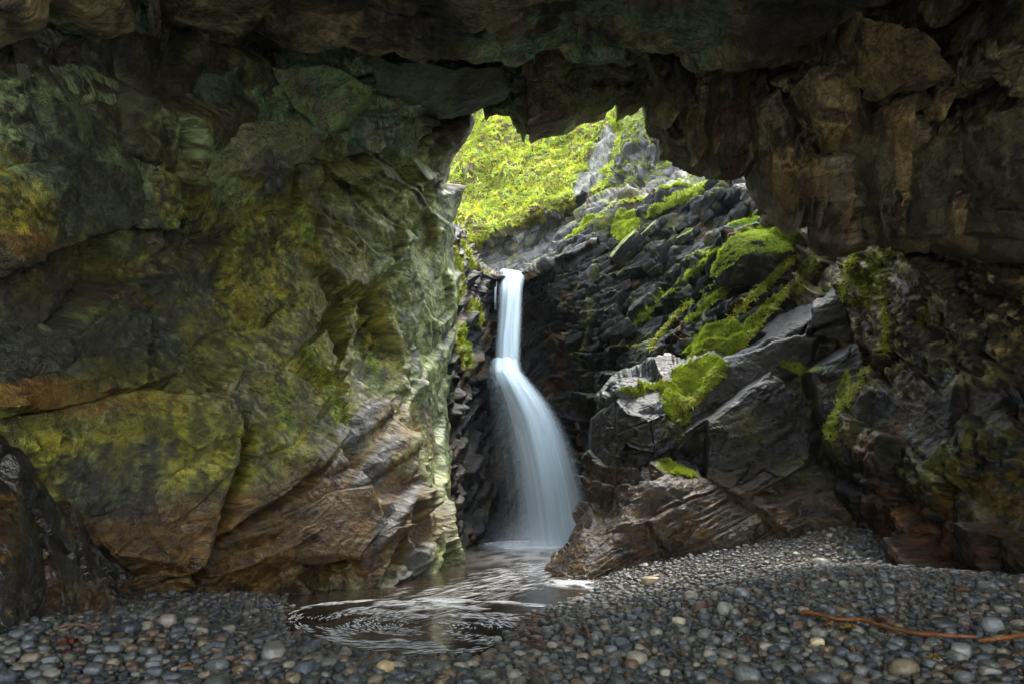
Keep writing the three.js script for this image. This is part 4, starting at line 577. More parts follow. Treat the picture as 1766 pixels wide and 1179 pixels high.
// ------------------------------------------------------------------ dark boulder at the lower left
const bould = {};
{
  const rows = [
    [[-220, 600, 5.3], [0, 748, 5.4], [60, 798, 5.7], [120, 872, 5.9], [170, 932, 6.1], [222, 1000, 6.2]],
    [[-220, 560, 4.9], [0, 762, 4.95], [52, 822, 5.15], [100, 880, 5.35], [155, 944, 5.65], [208, 1006, 5.95]],
    [[-220, 740, 4.75], [-6, 840, 4.85], [44, 880, 5.0], [92, 922, 5.2], [148, 966, 5.45], [203, 1014, 5.8]],
    [[-220, 920, 4.2], [-10, 950, 4.5], [45, 970, 4.7], [92, 995, 4.9], [145, 1015, 5.2], [200, 1030, 5.6]],
    [[-220, 1090, 4.1], [-10, 1085, 4.35], [45, 1078, 4.55], [95, 1070, 4.75], [145, 1058, 5.05], [196, 1045, 5.5]],
    [[-220, 1180, 4.1], [-10, 1180, 4.3], [45, 1170, 4.5], [95, 1150, 4.7], [145, 1130, 5.0], [196, 1110, 5.4]],
  ];
  const A = relief(frame(0.45, 0.6, 0.6), { la: 0.35, lb: 0.9, lc: 0.8, amp: 0.02, tilt: 0.12, crack: 0.03, edge: 0.06, warp: 0.15, subAmp: 0.5, led: 0.3, ledAmp: 0.015, rough: 0.1, fine: 0.008 });
  Object.assign(bould, sheet('boulder', rows, [50, 56, 44, 44, 40], [26, 50, 56, 50, 14], {
    axes: [[0.8, 0.2, -0.6], [0.1, 0.9, -0.3]], data: { label: 'dark wet boulder leaning against the left cave wall by the shingle', category: 'boulder' }, mats: [M.wet],
    shapes: [A, p => 0.012 * ridge(p.x * 9, p.y * 9, p.z * 9, 3)],
    paint: (p, n, h, o) => { const w = fbm(p.x * 2.4, p.y * 2.4, p.z * 2.4, 5), f = fbm(p.x * 9, p.y * 9, p.z * 9, 3); put(o, [0.018, 0.016, 0.014]); blend(o, [0.05, 0.046, 0.042], sm(0.1, 0.45, w + f * 0.4) * 0.4); blend(o, BROWN, sm(0, 0.3, fbm(p.x * 1.6 + 8, p.y * 1.6, p.z * 1.6, 4)) * 0.6); blend(o, OCHRE, sm(0.3, 0.45, f) * 0.4); return 0; },
  }));
}

// ------------------------------------------------------------------ shingle beach: a smooth surface through measured heights
const groundAt = (() => {
  const G = (px, py, h) => { const a = P(px, py, 1).sub(EYE), t = (h - EYE.y) / a.y; return [EYE.x + a.x * t, EYE.z + a.z * t, h]; };
  const pts = [G(0, 1179, 0.24), G(400, 1179, 0.2), G(883, 1179, 0.17), G(1300, 1179, 0.2), G(1766, 1179, 0.32), G(0, 1085, 0.3), G(250, 1078, 0.27), G(430, 1092, 0.14), G(520, 1100, 0.0), G(620, 1128, 0.0), G(760, 1135, 0), G(860, 1129, 0), G(888, 1098, 0), G(930, 1058, 0), G(1030, 1012, 0),
    G(620, 1060, -0.16), G(750, 1090, -0.15), G(850, 1010, -0.3), G(900, 962, -0.35), G(720, 1030, -0.25), G(560, 1035, -0.1), G(480, 1030, 0.01), G(350, 1030, 0.15), G(200, 1025, 0.22), G(330, 1008, 0.2), G(440, 1012, 0.08),
    G(1100, 978, 0.16), G(1200, 955, 0.3), G(1300, 938, 0.43), G(1400, 920, 0.56), G(1480, 915, 0.6), G(1560, 965, 0.31), G(1766, 995, 0.34), G(1130, 1080, 0.13), G(1000, 1090, 0.1), G(1400, 1060, 0.3), G(1600, 1080, 0.3), G(1766, 1080, 0.33), G(1250, 1000, 0.24), G(1450, 980, 0.4),
    [0, 0, 0.25], [0, 4, 0.2], [-5, 0, 0.4], [5, 0, 0.42], [5, 4, 0.2], [-5, 4, 0.2], [-6, -8, 0.3], [7, -10, 0.7], [-3, -16, -0.3], [1, -17, -0.4], [4, -15, 0.3], [7, -14, 0.6]];
  const n = pts.length, N = n + 3, Mx = [], U = (a, b) => { const r2 = (a[0] - b[0]) ** 2 + (a[1] - b[1]) ** 2; return r2 > 1e-9 ? r2 * Math.log(r2) * 0.5 : 0; };
  for (let i = 0; i < N; i++) { const r = new Float64Array(N + 1); if (i < n) { for (let j = 0; j < n; j++) r[j] = U(pts[i], pts[j]) + (i === j ? 0.02 : 0); r[n] = 1; r[n + 1] = pts[i][0]; r[n + 2] = pts[i][1]; r[N] = pts[i][2]; } else for (let j = 0; j < n; j++) r[j] = i === n ? 1 : pts[j][i - n - 1]; Mx.push(r); }
  for (let c = 0; c < N; c++) { let b = c; for (let r = c + 1; r < N; r++) if (Math.abs(Mx[r][c]) > Math.abs(Mx[b][c])) b = r; [Mx[c], Mx[b]] = [Mx[b], Mx[c]]; for (let r = 0; r < N; r++) if (r !== c) { const f = Mx[r][c] / Mx[c][c]; if (f) for (let k = c; k <= N; k++) Mx[r][k] -= f * Mx[c][k]; } }
  const w = Mx.map((r, i) => r[N] / r[i]);
  return (x, z) => { const xx = clamp(x, -8, 9), zz = clamp(z, -19, 6); let s = w[n] + w[n + 1] * xx + w[n + 2] * zz; for (let i = 0; i < n; i++) { const r2 = (xx - pts[i][0]) ** 2 + (zz - pts[i][1]) ** 2; if (r2 > 1e-9) s += w[i] * r2 * Math.log(r2) * 0.5; } const far = Math.max(Math.abs(x) - 9, z - 6, -z - 19, 0); return clamp(s, -0.6, 0.9) - Math.min(far * 0.05, 1.6); };
})();
const gravelBump = tex(1024, tile((u, v) => { const k = worley(u * 46, v * 46, 0.5); return 0.9 - 0.75 * k.f1 + 0.15 * noise(u * 120, v * 120, 2); }));
const gravelTone = tex(1024, tile((u, v) => { const k = worley(u * 46, v * 46, 0.5); return 0.35 + 0.5 * R1(k.id) * (1 - 0.4 * k.f1); }));
{
  const xs = [], zs = []; for (let x = -8.5; x <= 9; x += 0.07) xs.push(x); for (let z = -19; z <= 5; z += 0.07) zs.push(z);
  for (const q of [12, 18, 30, 60, 120, 300]) { xs.unshift(-q); xs.push(q); zs.unshift(-19 - q); zs.push(q); }
  zs.sort((a, b) => a - b); xs.sort((a, b) => a - b);
  const nu = xs.length, nv = zs.length, p = new Float32Array(nu * nv * 3), uv = new Float32Array(nu * nv * 2), idx = [];
  for (let j = 0; j < nv; j++) for (let i = 0; i < nu; i++) { const k = j * nu + i; p.set([xs[i], groundAt(xs[i], zs[j]) - 0.02 + 0.015 * noise(xs[i] * 2, zs[j] * 2, 1), zs[j]], k * 3); uv.set([xs[i] * 0.9, zs[j] * 0.9], k * 2); if (i && j) idx.push(k - nu - 1, k - 1, k - nu, k - nu, k - 1, k); }
  const g = new THREE.BufferGeometry(); g.setAttribute('position', new THREE.BufferAttribute(p, 3)); g.setAttribute('uv', new THREE.BufferAttribute(uv, 2)); g.setIndex(idx); g.computeVertexNormals();
  add(new THREE.Mesh(g, new THREE.MeshStandardMaterial({ color: new THREE.Color(0.12, 0.115, 0.1), map: gravelTone, bumpMap: gravelBump, bumpScale: 0.03, roughness: 0.7 })), 'ground', structure('grey gravel bed of the beach and pool'));
}
{ // unseen pale sand sheet behind the viewer, added to bounce light onto the ceiling
  const g = new THREE.PlaneGeometry(120, 90, 60, 60); g.rotateX(-Math.PI / 2); g.translate(0, 0, 47); const q = g.attributes.position; for (let i = 0; i < q.count; i++) q.setY(i, 0.32 - 0.02 * Math.max(0, q.getZ(i) - 4) + 0.05 * noise(q.getX(i) * 0.3, 2, q.getZ(i) * 0.3)); g.computeVertexNormals();
  add(new THREE.Mesh(g, new THREE.MeshStandardMaterial({ color: new THREE.Color(0.52, 0.46, 0.36), bumpMap: softBump, bumpScale: 0.02, roughness: 0.95 })), 'bounce_sheet', structure('unseen pale sand sheet added to bounce light onto the cave ceiling'));
}
// pebble shapes: rounded, flattened, a little lopsided
const pebbleShapes = [];
for (let k = 0; k < 9; k++) {
  const g = mergeVertices(new THREE.IcosahedronGeometry(1, k < 5 ? 5 : 3).deleteAttribute('normal').deleteAttribute('uv')), q = g.attributes.position, pw = 0.72 + 0.06 * (k % 4);
  for (let i = 0; i < q.count; i++) {
    let x = q.getX(i), y = q.getY(i), z = q.getZ(i); const s = 1 + 0.17 * noise(x * 1.1 + k * 5, y * 1.1, z * 1.1) + 0.05 * noise(x * 2.6 + k * 7, y * 2.6, z * 2.6);
    const e = v => Math.sign(v) * Math.pow(Math.abs(v), pw); q.setXYZ(i, e(x) * s * 0.92, e(y) * s * (0.5 + 0.06 * (k % 3)), e(z) * s * (0.66 + 0.05 * (k % 4)));
  }
  g.computeVertexNormals(); const uv = new Float32Array(q.count * 2); for (let i = 0; i < q.count; i++) { uv[i * 2] = q.getX(i) * 0.5 + q.getY(i) * 0.3; uv[i * 2 + 1] = q.getZ(i) * 0.5 + q.getY(i) * 0.3; } g.setAttribute('uv', new THREE.BufferAttribute(uv, 2)); pebbleShapes.push(g);
}
const speckle = tex(512, tile((u, v) => 0.8 + 0.25 * fbm(u * 5, v * 7, 2.7, 4) + 0.22 * fbm(u * 50, v * 50, 5, 2) + (ridge(u * 3, v * 3, 9, 2) > 0.86 ? 0.3 : 0)));
const pebbleBump = tex(256, tile((u, v) => 0.5 + 0.4 * fbm(u * 24, v * 24, 4, 4)));
const pebbleMat = (c, rough = 0.5) => new THREE.MeshPhysicalMaterial({ color: new THREE.Color(...c.map(v => v * 1.2)), map: speckle, bumpMap: pebbleBump, bumpScale: 0.004, roughness: rough, roughnessMap: rockGloss });
const tones = [[0.12, 0.13, 0.14], [0.08, 0.095, 0.11], [0.16, 0.16, 0.145], [0.042, 0.05, 0.06], [0.11, 0.125, 0.12], [0.21, 0.2, 0.175], [0.15, 0.11, 0.065], [0.09, 0.11, 0.135], [0.13, 0.14, 0.145], [0.19, 0.16, 0.105], [0.065, 0.074, 0.08], [0.1, 0.115, 0.105], [0.3, 0.28, 0.22], [0.13, 0.085, 0.06]];
const pebbleSpots = [];
{
  const r = rng(4242), cell = 0.16, gridMap = new Map(), key = (i, j) => i * 4096 + j;
  const free = (x, z, rad, k) => { const i0 = Math.floor(x / cell) + 2000, j0 = Math.floor(z / cell) + 2000; for (let i = -1; i < 2; i++) for (let j = -1; j < 2; j++) for (const o of gridMap.get(key(i0 + i, j0 + j)) || []) if ((o[0] - x) ** 2 + (o[1] - z) ** 2 < (k * (o[2] + rad)) ** 2) return false; return true; };
  const keep = (x, z, rad) => { const q = key(Math.floor(x / cell) + 2000, Math.floor(z / cell) + 2000); if (!gridMap.has(q)) gridMap.set(q, []); gridMap.get(q).push([x, z, rad]); };
  const view = (x, z) => { const d = -z; if (d < 2.4 || d > 13) return false; return Math.abs(x) < d * 0.78 + 0.9; };
  for (const [count, lo, hi, k, tier] of [[260, 0.055, 0.08, 1.0, 0], [26000, 0.027, 0.052, 0.8, 1], [50000, 0.014, 0.027, 0.74, 2], [110000, 0.006, 0.014, 0.6, 3]]) {
    for (let n = 0; n < count; n++) {
      const d = 2.4 + Math.pow(r(), 1.25) * 9.4, x = (r() * 2 - 1) * (d * 0.78 + 0.9), z = -d; if (!view(x, z)) continue;
      const g = groundAt(x, z); if (g < -0.05 || (x < -5.2) || x > 6.6) continue;
      const size = fbm(x * 0.5 + 3, 4, z * 0.5, 2); // the size sorts in bands along the beach
      const fineBank = x < -0.9 && d > 5.1, sandy = x > 0.5 && size > 0.12;
      if ((tier === 0 && (fineBank || size > 0.05 || d < 2.9)) || (tier === 1 && ((fineBank && r() < 0.85) || (sandy && r() < 0.6)))) continue;
      const rad = lo + (hi - lo) * Math.pow(r(), 1.6); if (!free(x, z, rad, k)) continue; keep(x, z, rad);
      const sink = tier === 0 ? 0.3 : tier === 1 ? 0.34 : 0.3;
      pebbleSpots.push({ x, z, y: g + rad * sink - 0.012 + (tier > 1 ? 0.012 * r() : 0.004), rad, yaw: r() * TAU, tip: (r() - 0.5) * 0.5, tip2: (r() - 0.5) * 0.5, shape: Math.floor(r() * (tier < 2 ? 5 : 4)) + (tier < 2 ? 0 : 5), tone: Math.floor(r() * tones.length), light: 0.3 + 0.75 * r() * r() + 0.15 * r(), tier });
    }
  }
  for (const s of pebbleSpots) s.big = s.rad / Math.hypot(s.x, s.z, 0.9);
}
// ------------------------------------------------------------------ pool
const poolBump = tex(512, tile((u, v) => 0.5 + 0.3 * fbm(u * 6, v * 14, 3, 4) + 0.12 * fbm(u * 30, v * 50, 1, 2)));
{
  const out = [[-3.9, -5.4], [-3.2, -8.6], [-2.0, -10], [-1.9, -17.4], [3.2, -17.4], [3.2, -9.5], [2.0, -6.5], [1.2, -4.2], [-1.5, -4.2]].map(a => new THREE.Vector2(a[0], -a[1]));
  const g = new THREE.ShapeGeometry(new THREE.Shape(out)); g.rotateX(-Math.PI / 2); const q = g.attributes.position, uv = g.attributes.uv; for (let i = 0; i < q.count; i++) uv.setXY(i, q.getX(i) * 0.4, q.getZ(i) * 0.4);
  add(new THREE.Mesh(g, new THREE.MeshPhysicalMaterial({ color: new THREE.Color(0.028, 0.021, 0.014), roughness: 0.09, bumpMap: poolBump, bumpScale: 0.02, ior: 1.33, specularIntensity: 1 })), 'pool_water', structure('dark plunge pool with whirling foam at the waterfall foot'));
}
{ // foam flecks that follow the eddy, and drifting lines from the fall
  const r = rng(99), pos = [], idx = [], nor = [];
  const fleck = (path, w, y) => { const n = path.length - 1, b0 = pos.length / 3; path.forEach(([x, z], i) => { const a = path[Math.max(0, i - 1)], b = path[Math.min(n, i + 1)], dx = b[0] - a[0], dz = b[1] - a[1], l = Math.hypot(dx, dz) || 1, t = w * Math.sin(Math.PI * (0.08 + 0.84 * i / n)); pos.push(x - dz / l * t, y, z + dx / l * t, x + dz / l * t, y, z - dx / l * t); nor.push(0, 1, 0, 0, 1, 0); if (i) { const k = b0 + i * 2; idx.push(k - 2, k, k - 1, k - 1, k, k + 1); } }); };
  const c = (() => { const a = P(735, 1078, 1).sub(EYE), t = -EYE.y / a.y; return [a.x * t, a.z * t]; })();
  let made = 0;
  for (let n = 0; n < 5200 && made < 2300; n++) {
    const rad = 0.08 + Math.pow(r(), 0.7) * 1.5, a = r() * TAU, el = 0.62, arc = (0.05 + 0.1 * r()) / (0.25 + rad) * (0.6 + rad * 0.5), path = []; let ok = true;
    for (let i = 0; i <= 6; i++) { const t = a + arc * (i / 6 - 0.5), rr = rad * (1 + 0.03 * (i / 6)), x = c[0] + Math.cos(t) * rr * 1.08 + 0.12 * rad * Math.sin(t), z = c[1] + Math.sin(t) * rr * el * 1.5; if (groundAt(x, z) > -0.015) ok = false; path.push([x, z]); }
    if (!ok || noise(c[0] + Math.cos(a) * rad * 2.3, rad * 3.1, Math.sin(a) * 2) < -0.18 + 0.2 * r()) continue;
    fleck(path, 0.003 + 0.0075 * r() * r() + 0.002 * rad, 0.004 + 0.001 * r()); made++;
  }
  for (let n = 0; n < 520; n++) { // outflow lines from the fall's foot towards the eddy
    const t = r(), px = mixf(960, 720, t) + (r() - 0.5) * 130, py = mixf(975, 1050, t) + (r() - 0.5) * 40 * (0.4 + t), a = P(px, py, 1).sub(EYE), s = -EYE.y / a.y, x0 = a.x * s, z0 = a.z * s, len = 0.06 + 0.16 * r(), path = []; let ok = true;
    for (let i = 0; i <= 5; i++) { const q = i / 5 - 0.5, x = x0 - len * q * 1.1, z = z0 + len * q * 1.5 + 0.1 * q * q; if (groundAt(x, z) > -0.02) ok = false; path.push([x, z]); }
    if (ok) fleck(path, 0.002 + 0.006 * r() * r(), 0.004 + 0.001 * r());
  }
  const g = new THREE.BufferGeometry(); g.setAttribute('position', new THREE.Float32BufferAttribute(pos, 3)); g.setAttribute('normal', new THREE.Float32BufferAttribute(nor, 3)); g.setIndex(idx);
  add(new THREE.Mesh(g, new THREE.MeshStandardMaterial({ color: new THREE.Color(0.6, 0.63, 0.66), roughness: 0.8, side: THREE.DoubleSide })), 'foam', { kind: 'stuff', label: 'white foam flecks turning in an eddy on the pool', category: 'foam' });
}
{ // froth: thin broken foam, dense at the fall's foot and along the buttress toe
  const xs = 150, zs = 170, pos = [], col = [], idx = [], nor = []; const foot = P(925, 938, 16.0);
  const spots = patches([[960, 995, 9.6, 60, 14], [1000, 1005, 9.0, 40, 12], [860, 1118, 5.3, 40, 14]]);
  for (let j = 0; j <= zs; j++) for (let i = 0; i <= xs; i++) {
    const x = -1.7 + i / xs * 4.2, z = -16.6 + j / zs * 11.9; pos.push(x, 0.009, z); nor.push(0, 1, 0);
    const d = Math.hypot((x - foot.x) / 1.25, (z - foot.z) / 2.3), w = fbm(x * 2.2 + z * 0.3, 3, z * 1.1, 4), s = ridge(x * 2.4 + z * 0.6, 7, z * 0.9, 3);
    let a = (1 - sm(0.25, 1.25, d + 0.35 * w)) * 0.92; const band = Math.exp(-(((x - (foot.x - 0.1 - (z - foot.z) * 0.06)) / 0.8) ** 2)) * sm(-8.6, -13, z); a = Math.max(a, band * sm(0.2, 0.9, s + w * 0.5) * 0.16);
    a = Math.max(a, 0.45 * sm(0.2, 0.6, ridge(x * 3.3, 1, z * 2.1, 3) + 0.4 * w) * sm(0.35, 0.0, Math.hypot((x - 1.05) / 1.0, (z + 8.9) / 0.9) - 0.45));
    col.push(0.72, 0.76, 0.8, clamp(a)); if (i && j) { const k = j * (xs + 1) + i; idx.push(k - xs - 2, k - 1, k - xs - 1, k - xs - 1, k - 1, k); }
  }
  const g = new THREE.BufferGeometry(); g.setAttribute('position', new THREE.Float32BufferAttribute(pos, 3)); g.setAttribute('normal', new THREE.Float32BufferAttribute(nor, 3)); g.setAttribute('color', new THREE.Float32BufferAttribute(col, 4)); g.setIndex(idx);
  add(new THREE.Mesh(g, new THREE.MeshStandardMaterial({ vertexColors: true, transparent: true, roughness: 0.6, side: THREE.DoubleSide })), 'froth', { kind: 'stuff', label: 'pale froth spreading over the water below the waterfall', category: 'foam' });
}
// ------------------------------------------------------------------ waterfall: overlapping curtains of white water
{
  const fall = new THREE.Group(); add(fall, 'waterfall', { kind: 'structure', label: 'tall bluish white waterfall dropping in two steps into the pool' });
  const mat = new THREE.MeshPhysicalMaterial({ vertexColors: true, transparent: true, roughness: 0.7, side: THREE.DoubleSide, transmission: 0.35, thickness: 0, specularIntensity: 0.3 });
  // rows of [left px, right px, y, distance]; bulge: how far the middle stands forward
  function curtain(name, rows, nu, nv, bulge, seed, dens, soft, fine, tint = [0.6, 0.71, 0.79]) {
    const L = rows.map(r => P(r[0], r[2], r[3])), R = rows.map(r => P(r[1], r[2], r[3])), n = rows.length, pos = [], col = [], idx = [];
    const at = (A, t) => { const f = t * (n - 1), i = Math.min(n - 2, Math.floor(f)), s = f - i, g = k => A[clamp(k, 0, n - 1)]; return V(cr(g(i - 1).x, g(i).x, g(i + 1).x, g(i + 2).x, s), cr(g(i - 1).y, g(i).y, g(i + 1).y, g(i + 2).y, s), cr(g(i - 1).z, g(i).z, g(i + 1).z, g(i + 2).z, s)); };
    for (let j = 0; j <= nv; j++) { const t = j / nv, a = at(L, t), b = at(R, t); for (let i = 0; i <= nu; i++) {
      const u = i / nu, q = V().lerpVectors(a, b, u), arc = Math.sin(Math.PI * u); q.z += bulge * arc + 0.05 * noise(u * 6 + seed, t * 1.5, seed) * arc; pos.push(q.x, q.y, q.z);
      const st = 0.5 + 0.55 * noise(u * fine + seed * 3, t * 0.7, seed) + 0.4 * noise(u * fine * 2.7 + seed, t * 1.3, seed + 5) + 0.25 * noise(u * fine * 6, t * 2.2, seed + 9);
      const edge = sm(0, soft[0], u) * sm(0, soft[1], 1 - u), al = clamp(dens(u, t) * edge * (0.6 + 0.5 * st)); col.push(...tint, al);
      if (i && j) { const k = j * (nu + 1) + i; idx.push(k - nu - 2, k - 1, k - nu - 1, k - nu - 1, k - 1, k); } } }
    const g = new THREE.BufferGeometry(); g.setAttribute('position', new THREE.Float32BufferAttribute(pos, 3)); g.setAttribute('color', new THREE.Float32BufferAttribute(col, 4)); g.setIndex(idx); g.computeVertexNormals();
    add(new THREE.Mesh(g, mat), name, null, fall);
  }
  curtain('stream', [[860, 880, 468, 18.2], [866, 908, 472, 17.3], [865, 907, 478, 16.65], [862, 903, 505, 16.45], [858, 902, 550, 16.35], [853, 900, 600, 16.2], [850, 900, 648, 16.05], [848, 905, 668, 15.95]], 70, 120, 0.22, 1, (u, t) => 1.25 * sm(1, 0.93, t), [0.22, 0.28], 3);
  curtain('stream', [[864, 885, 472, 17.0], [858, 896, 500, 16.4], [856, 893, 550, 16.25], [852, 892, 600, 16.1], [850, 896, 650, 15.95]], 60, 100, 0.2, 4, (u, t) => 0.8 * sm(0, 0.1, t) * sm(1, 0.9, t), [0.3, 0.4], 4);
  curtain('trickle', [[852, 858, 478, 16.5], [851, 857, 500, 16.35], [851, 857, 540, 16.3]], 14, 40, 0.03, 7, (u, t) => 0.7 * sm(1, 0.5, t), [0.3, 0.3], 2);
  curtain('cascade', [[842, 898, 618, 16.3], [836, 905, 640, 15.85], [834, 922, 660, 15.65], [840, 956, 700, 15.5], [846, 994, 770, 15.4], [850, 1022, 850, 15.3], [850, 1046, 925, 15.25], [850, 1050, 945, 15.25]], 150, 160, 0.4, 2, (u, t) => (0.08 + 1.1 * sm(0.15, 0.62, u + 0.25 * sm(0.4, 0, t))) * sm(0, 0.05, t) * (1 - 0.2 * t), [0.3, 0.34], 9);
  curtain('cascade', [[840, 900, 640, 15.7], [850, 925, 670, 15.5], [862, 972, 730, 15.35], [876, 1006, 820, 15.2], [885, 1030, 925, 15.1], [886, 1034, 945, 15.1]], 110, 150, 0.35, 6, (u, t) => 0.62 * sm(0, 0.08, t), [0.3, 0.42], 8);
  curtain('spray', [[850, 1010, 868, 15.0], [838, 1030, 890, 14.9], [826, 1042, 915, 14.8], [815, 1050, 938, 14.7], [815, 1050, 948, 14.65]], 90, 50, 0.3, 11, (u, t) => 0.5 * sm(0, 1, t), [0.4, 0.4], 4, [0.7, 0.77, 0.83]);
  curtain('veil', [[832, 860, 645, 15.75], [838, 875, 690, 15.6], [846, 890, 780, 15.5], [850, 905, 860, 15.45], [850, 915, 940, 15.4]], 80, 130, 0.15, 8, (u, t) => 0.3 * sm(0, 0.1, t) * (1 - 0.6 * t) * sm(0.1, 0.6, 0.5 + noise(u * 14, t * 0.4, 2)), [0.45, 0.45], 14);
}

// ------------------------------------------------------------------ blocks split off along the bedding of the gorge cliff
{
  const r = rng(31), boxes = [];
  for (let k = 0; k < 8; k++) { // lopsided six-sided blocks
    const c = []; for (const y of [-0.5, 0.5]) for (const [x, z] of [[-0.5, -0.5], [0.5, -0.5], [0.5, 0.5], [-0.5, 0.5]]) c.push(V(x + (r() - 0.5) * 0.3 + y * 0.2 * (r() - 0.3), y + (r() - 0.5) * 0.18, z + (r() - 0.5) * 0.3));
    const T = [], q = (a, b, d, e) => { T.push([c[a], c[b], c[d]], [c[a], c[d], c[e]]); }; q(4, 7, 6, 5); q(0, 1, 2, 3); q(0, 4, 5, 1); q(1, 5, 6, 2); q(2, 6, 7, 3); q(3, 7, 4, 0);
    const g = roughen(T, 0.16, p => { const m = Math.max(Math.abs(p.x), Math.abs(p.y), Math.abs(p.z)), l = 1 - 0.12 * Math.pow(Math.hypot(p.x, p.y, p.z) / 0.87, 6); return V(p.x * l + 0.03 * noise(p.y * 4 + k, p.z * 4, 1), p.y * l + 0.05 * noise(p.x * 3 + k, p.z * 3, 2) + 0.02 * noise(p.x * 8, p.z * 8, k), p.z * l + 0.03 * noise(p.x * 4, p.y * 9 + k, 3)); }, 0.6, 0.5);
    boxes.push(g);
  }
  const paints = [0, 1, 2].map(k => (p, n, h, o) => { const w = fbm(p.x * 2 + k * 9, p.y * 2, p.z * 2, 4), f = fbm(p.x * 7, p.y * 7 + k, p.z * 7, 3); put(o, [0.011, 0.012, 0.013]); blend(o, [0.038, 0.039, 0.041], sm(-0.1, 0.4, w + f * 0.5) * 0.5); blend(o, BROWN, sm(0.1, 0.4, w) * 0.4); blend(o, k === 2 ? MOSS2 : OLIVE2, sm(0.2, 0.5, n.y * 0.5 + f + w * 0.6 - (k === 2 ? 0.1 : 0.35)) * 0.8); });
  const geos = boxes.flatMap((g, i) => paints.map(pn => colored(g.clone(), pn)));
  const dip = new THREE.Quaternion().setFromEuler(new THREE.Euler(0.25, -0.35, 0.56, 'YXZ'));
  for (let n = 0; n < 70; n++) {
    const t = r(), s = (r() - 0.5) * 2, px = mixf(1010, 1290, t) + 30 * s, py = mixf(470, 380, t) + 95 * (r() - 0.45) * 2 + (t < 0.4 ? 60 * r() : 0); if (px > 1240 && py > 400 && py < 500) continue;
    const at = cliff.find(px, py)[2], k = 0.2 + 0.75 * r() * r() * r(), o = add(new THREE.Mesh(geos[Math.floor(r() * geos.length)], M.dark), 'rock_block', null, cliff.mesh);
    o.position.copy(at).add(V(0, 0.02, -0.04 + 0.12 * r())); o.quaternion.copy(dip).multiply(new THREE.Quaternion().setFromEuler(new THREE.Euler((r() - 0.5) * 0.6, (r() - 0.5) * 0.9, (r() - 0.5) * 0.5))); o.scale.set(k * (1 + 0.6 * r()), k * (0.45 + 0.35 * r()), k * (0.9 + 0.5 * r()));
  }
}
// ------------------------------------------------------------------ plants
function bladeGeo(list, seg, fold = 0) { // list of [yaw, lean, length, width, droop]: narrow leaves from one root
  const pos = [], idx = [];
  for (const [yaw, lean, len, wid, droop] of list) {
    const b0 = pos.length / 3, cy = Math.cos(yaw), sy = Math.sin(yaw); let x = 0, y = 0, a = lean;
    for (let i = 0; i <= seg; i++) { const t = i / seg, w = wid * Math.sin(Math.PI * Math.min(1, 0.25 + 0.75 * t)) * (i === seg ? 0.15 : 1); pos.push(cy * x - sy * w, y - fold * w, sy * x + cy * w, cy * x + sy * w, y - fold * w, sy * x - cy * w); if (i) { const k = b0 + i * 2; idx.push(k - 2, k - 1, k, k - 1, k + 1, k); } x += Math.sin(a) * len / seg; y += Math.cos(a) * len / seg; a += droop / seg; }
  }
  const g = new THREE.BufferGeometry(); g.setAttribute('position', new THREE.Float32BufferAttribute(pos, 3)); g.setIndex(idx); g.computeVertexNormals(); return g;
}
const leafMat = (rough = 0.7) => new THREE.MeshPhysicalMaterial({ color: 0xffffff, roughness: rough, side: THREE.DoubleSide, transmission: 0.45, thickness: 0, specularIntensity: 0.4 });
const leafy = leafMat(0.85);
function scatter(S, want, seed, count) { // random places on a sheet's faces where want(p, n, colour) allows
  const r = rng(seed), out = [], { pos, nor, col, nu, nv } = S; let tries = 0;
  while (out.length < count && tries++ < count * 60) {
    const i = Math.floor(r() * (nu - 1)), j = Math.floor(r() * (nv - 1)), k = j * nu + i, a = k * 3, b = a + 3, c = a + nu * 3, u = r(), v = r() * (1 - u), q = [0, 1, 2].map(m => pos[a + m] + (pos[b + m] - pos[a + m]) * u + (pos[c + m] - pos[a + m]) * v);
    const ux = pos[b] - pos[a], uy = pos[b + 1] - pos[a + 1], uz = pos[b + 2] - pos[a + 2], vx = pos[c] - pos[a], vy = pos[c + 1] - pos[a + 1], vz = pos[c + 2] - pos[a + 2], area = Math.hypot(uy * vz - uz * vy, uz * vx - ux * vz, ux * vy - uy * vx);
    if (r() * S.areaMost > area) continue; const p = V(...q), n = V(nor[a], nor[a + 1], nor[a + 2]); if (want(p, n, [col[a], col[a + 1], col[a + 2]], r)) out.push([p, n]);
  }
  return out;
}
for (const S of [lw, cliff, butt, recess, hill, crag, rw]) S.areaMost = 0.0 + (() => { const a = []; for (let k = 0; k < S.N - S.nu - 1; k += 97) { const p = S.pos, q = k * 3, w = q + S.nu * 3; a.push(Math.hypot(p[q + 3] - p[q], p[q + 4] - p[q + 1], p[q + 5] - p[q + 2]) * Math.hypot(p[w] - p[q], p[w + 1] - p[q + 1], p[w + 2] - p[q + 2])); } a.sort((x, y) => x - y); return a[Math.floor(a.length * 0.9)]; })();
const tmpC = [0, 0, 0], UPV = V(0, 1, 0), tq = new THREE.Quaternion(), tq2 = new THREE.Quaternion(), tm = new THREE.Matrix4(), tc = new THREE.Color();
function tufts(name, label, spots, geo, mat, size, tint, seed, up = 0.5, category = 'plants', parent = scene) {
  const r = rng(seed), im = new THREE.InstancedMesh(geo, mat, spots.length);
  spots.forEach(([p, n], i) => { const d = n.clone().lerp(UPV, up).normalize(); tq.setFromUnitVectors(UPV, d).multiply(tq2.setFromAxisAngle(UPV, r() * TAU)); const s = size(r, p); tm.compose(p, tq, V(s, s * (0.7 + 0.6 * r()), s)); im.setMatrixAt(i, tm); const c = tint(r, p); im.setColorAt(i, tc.setRGB(...c)); });
  return add(im, name, parent === scene ? { kind: 'stuff', label, category } : { kind: 'stuff' }, parent);
}
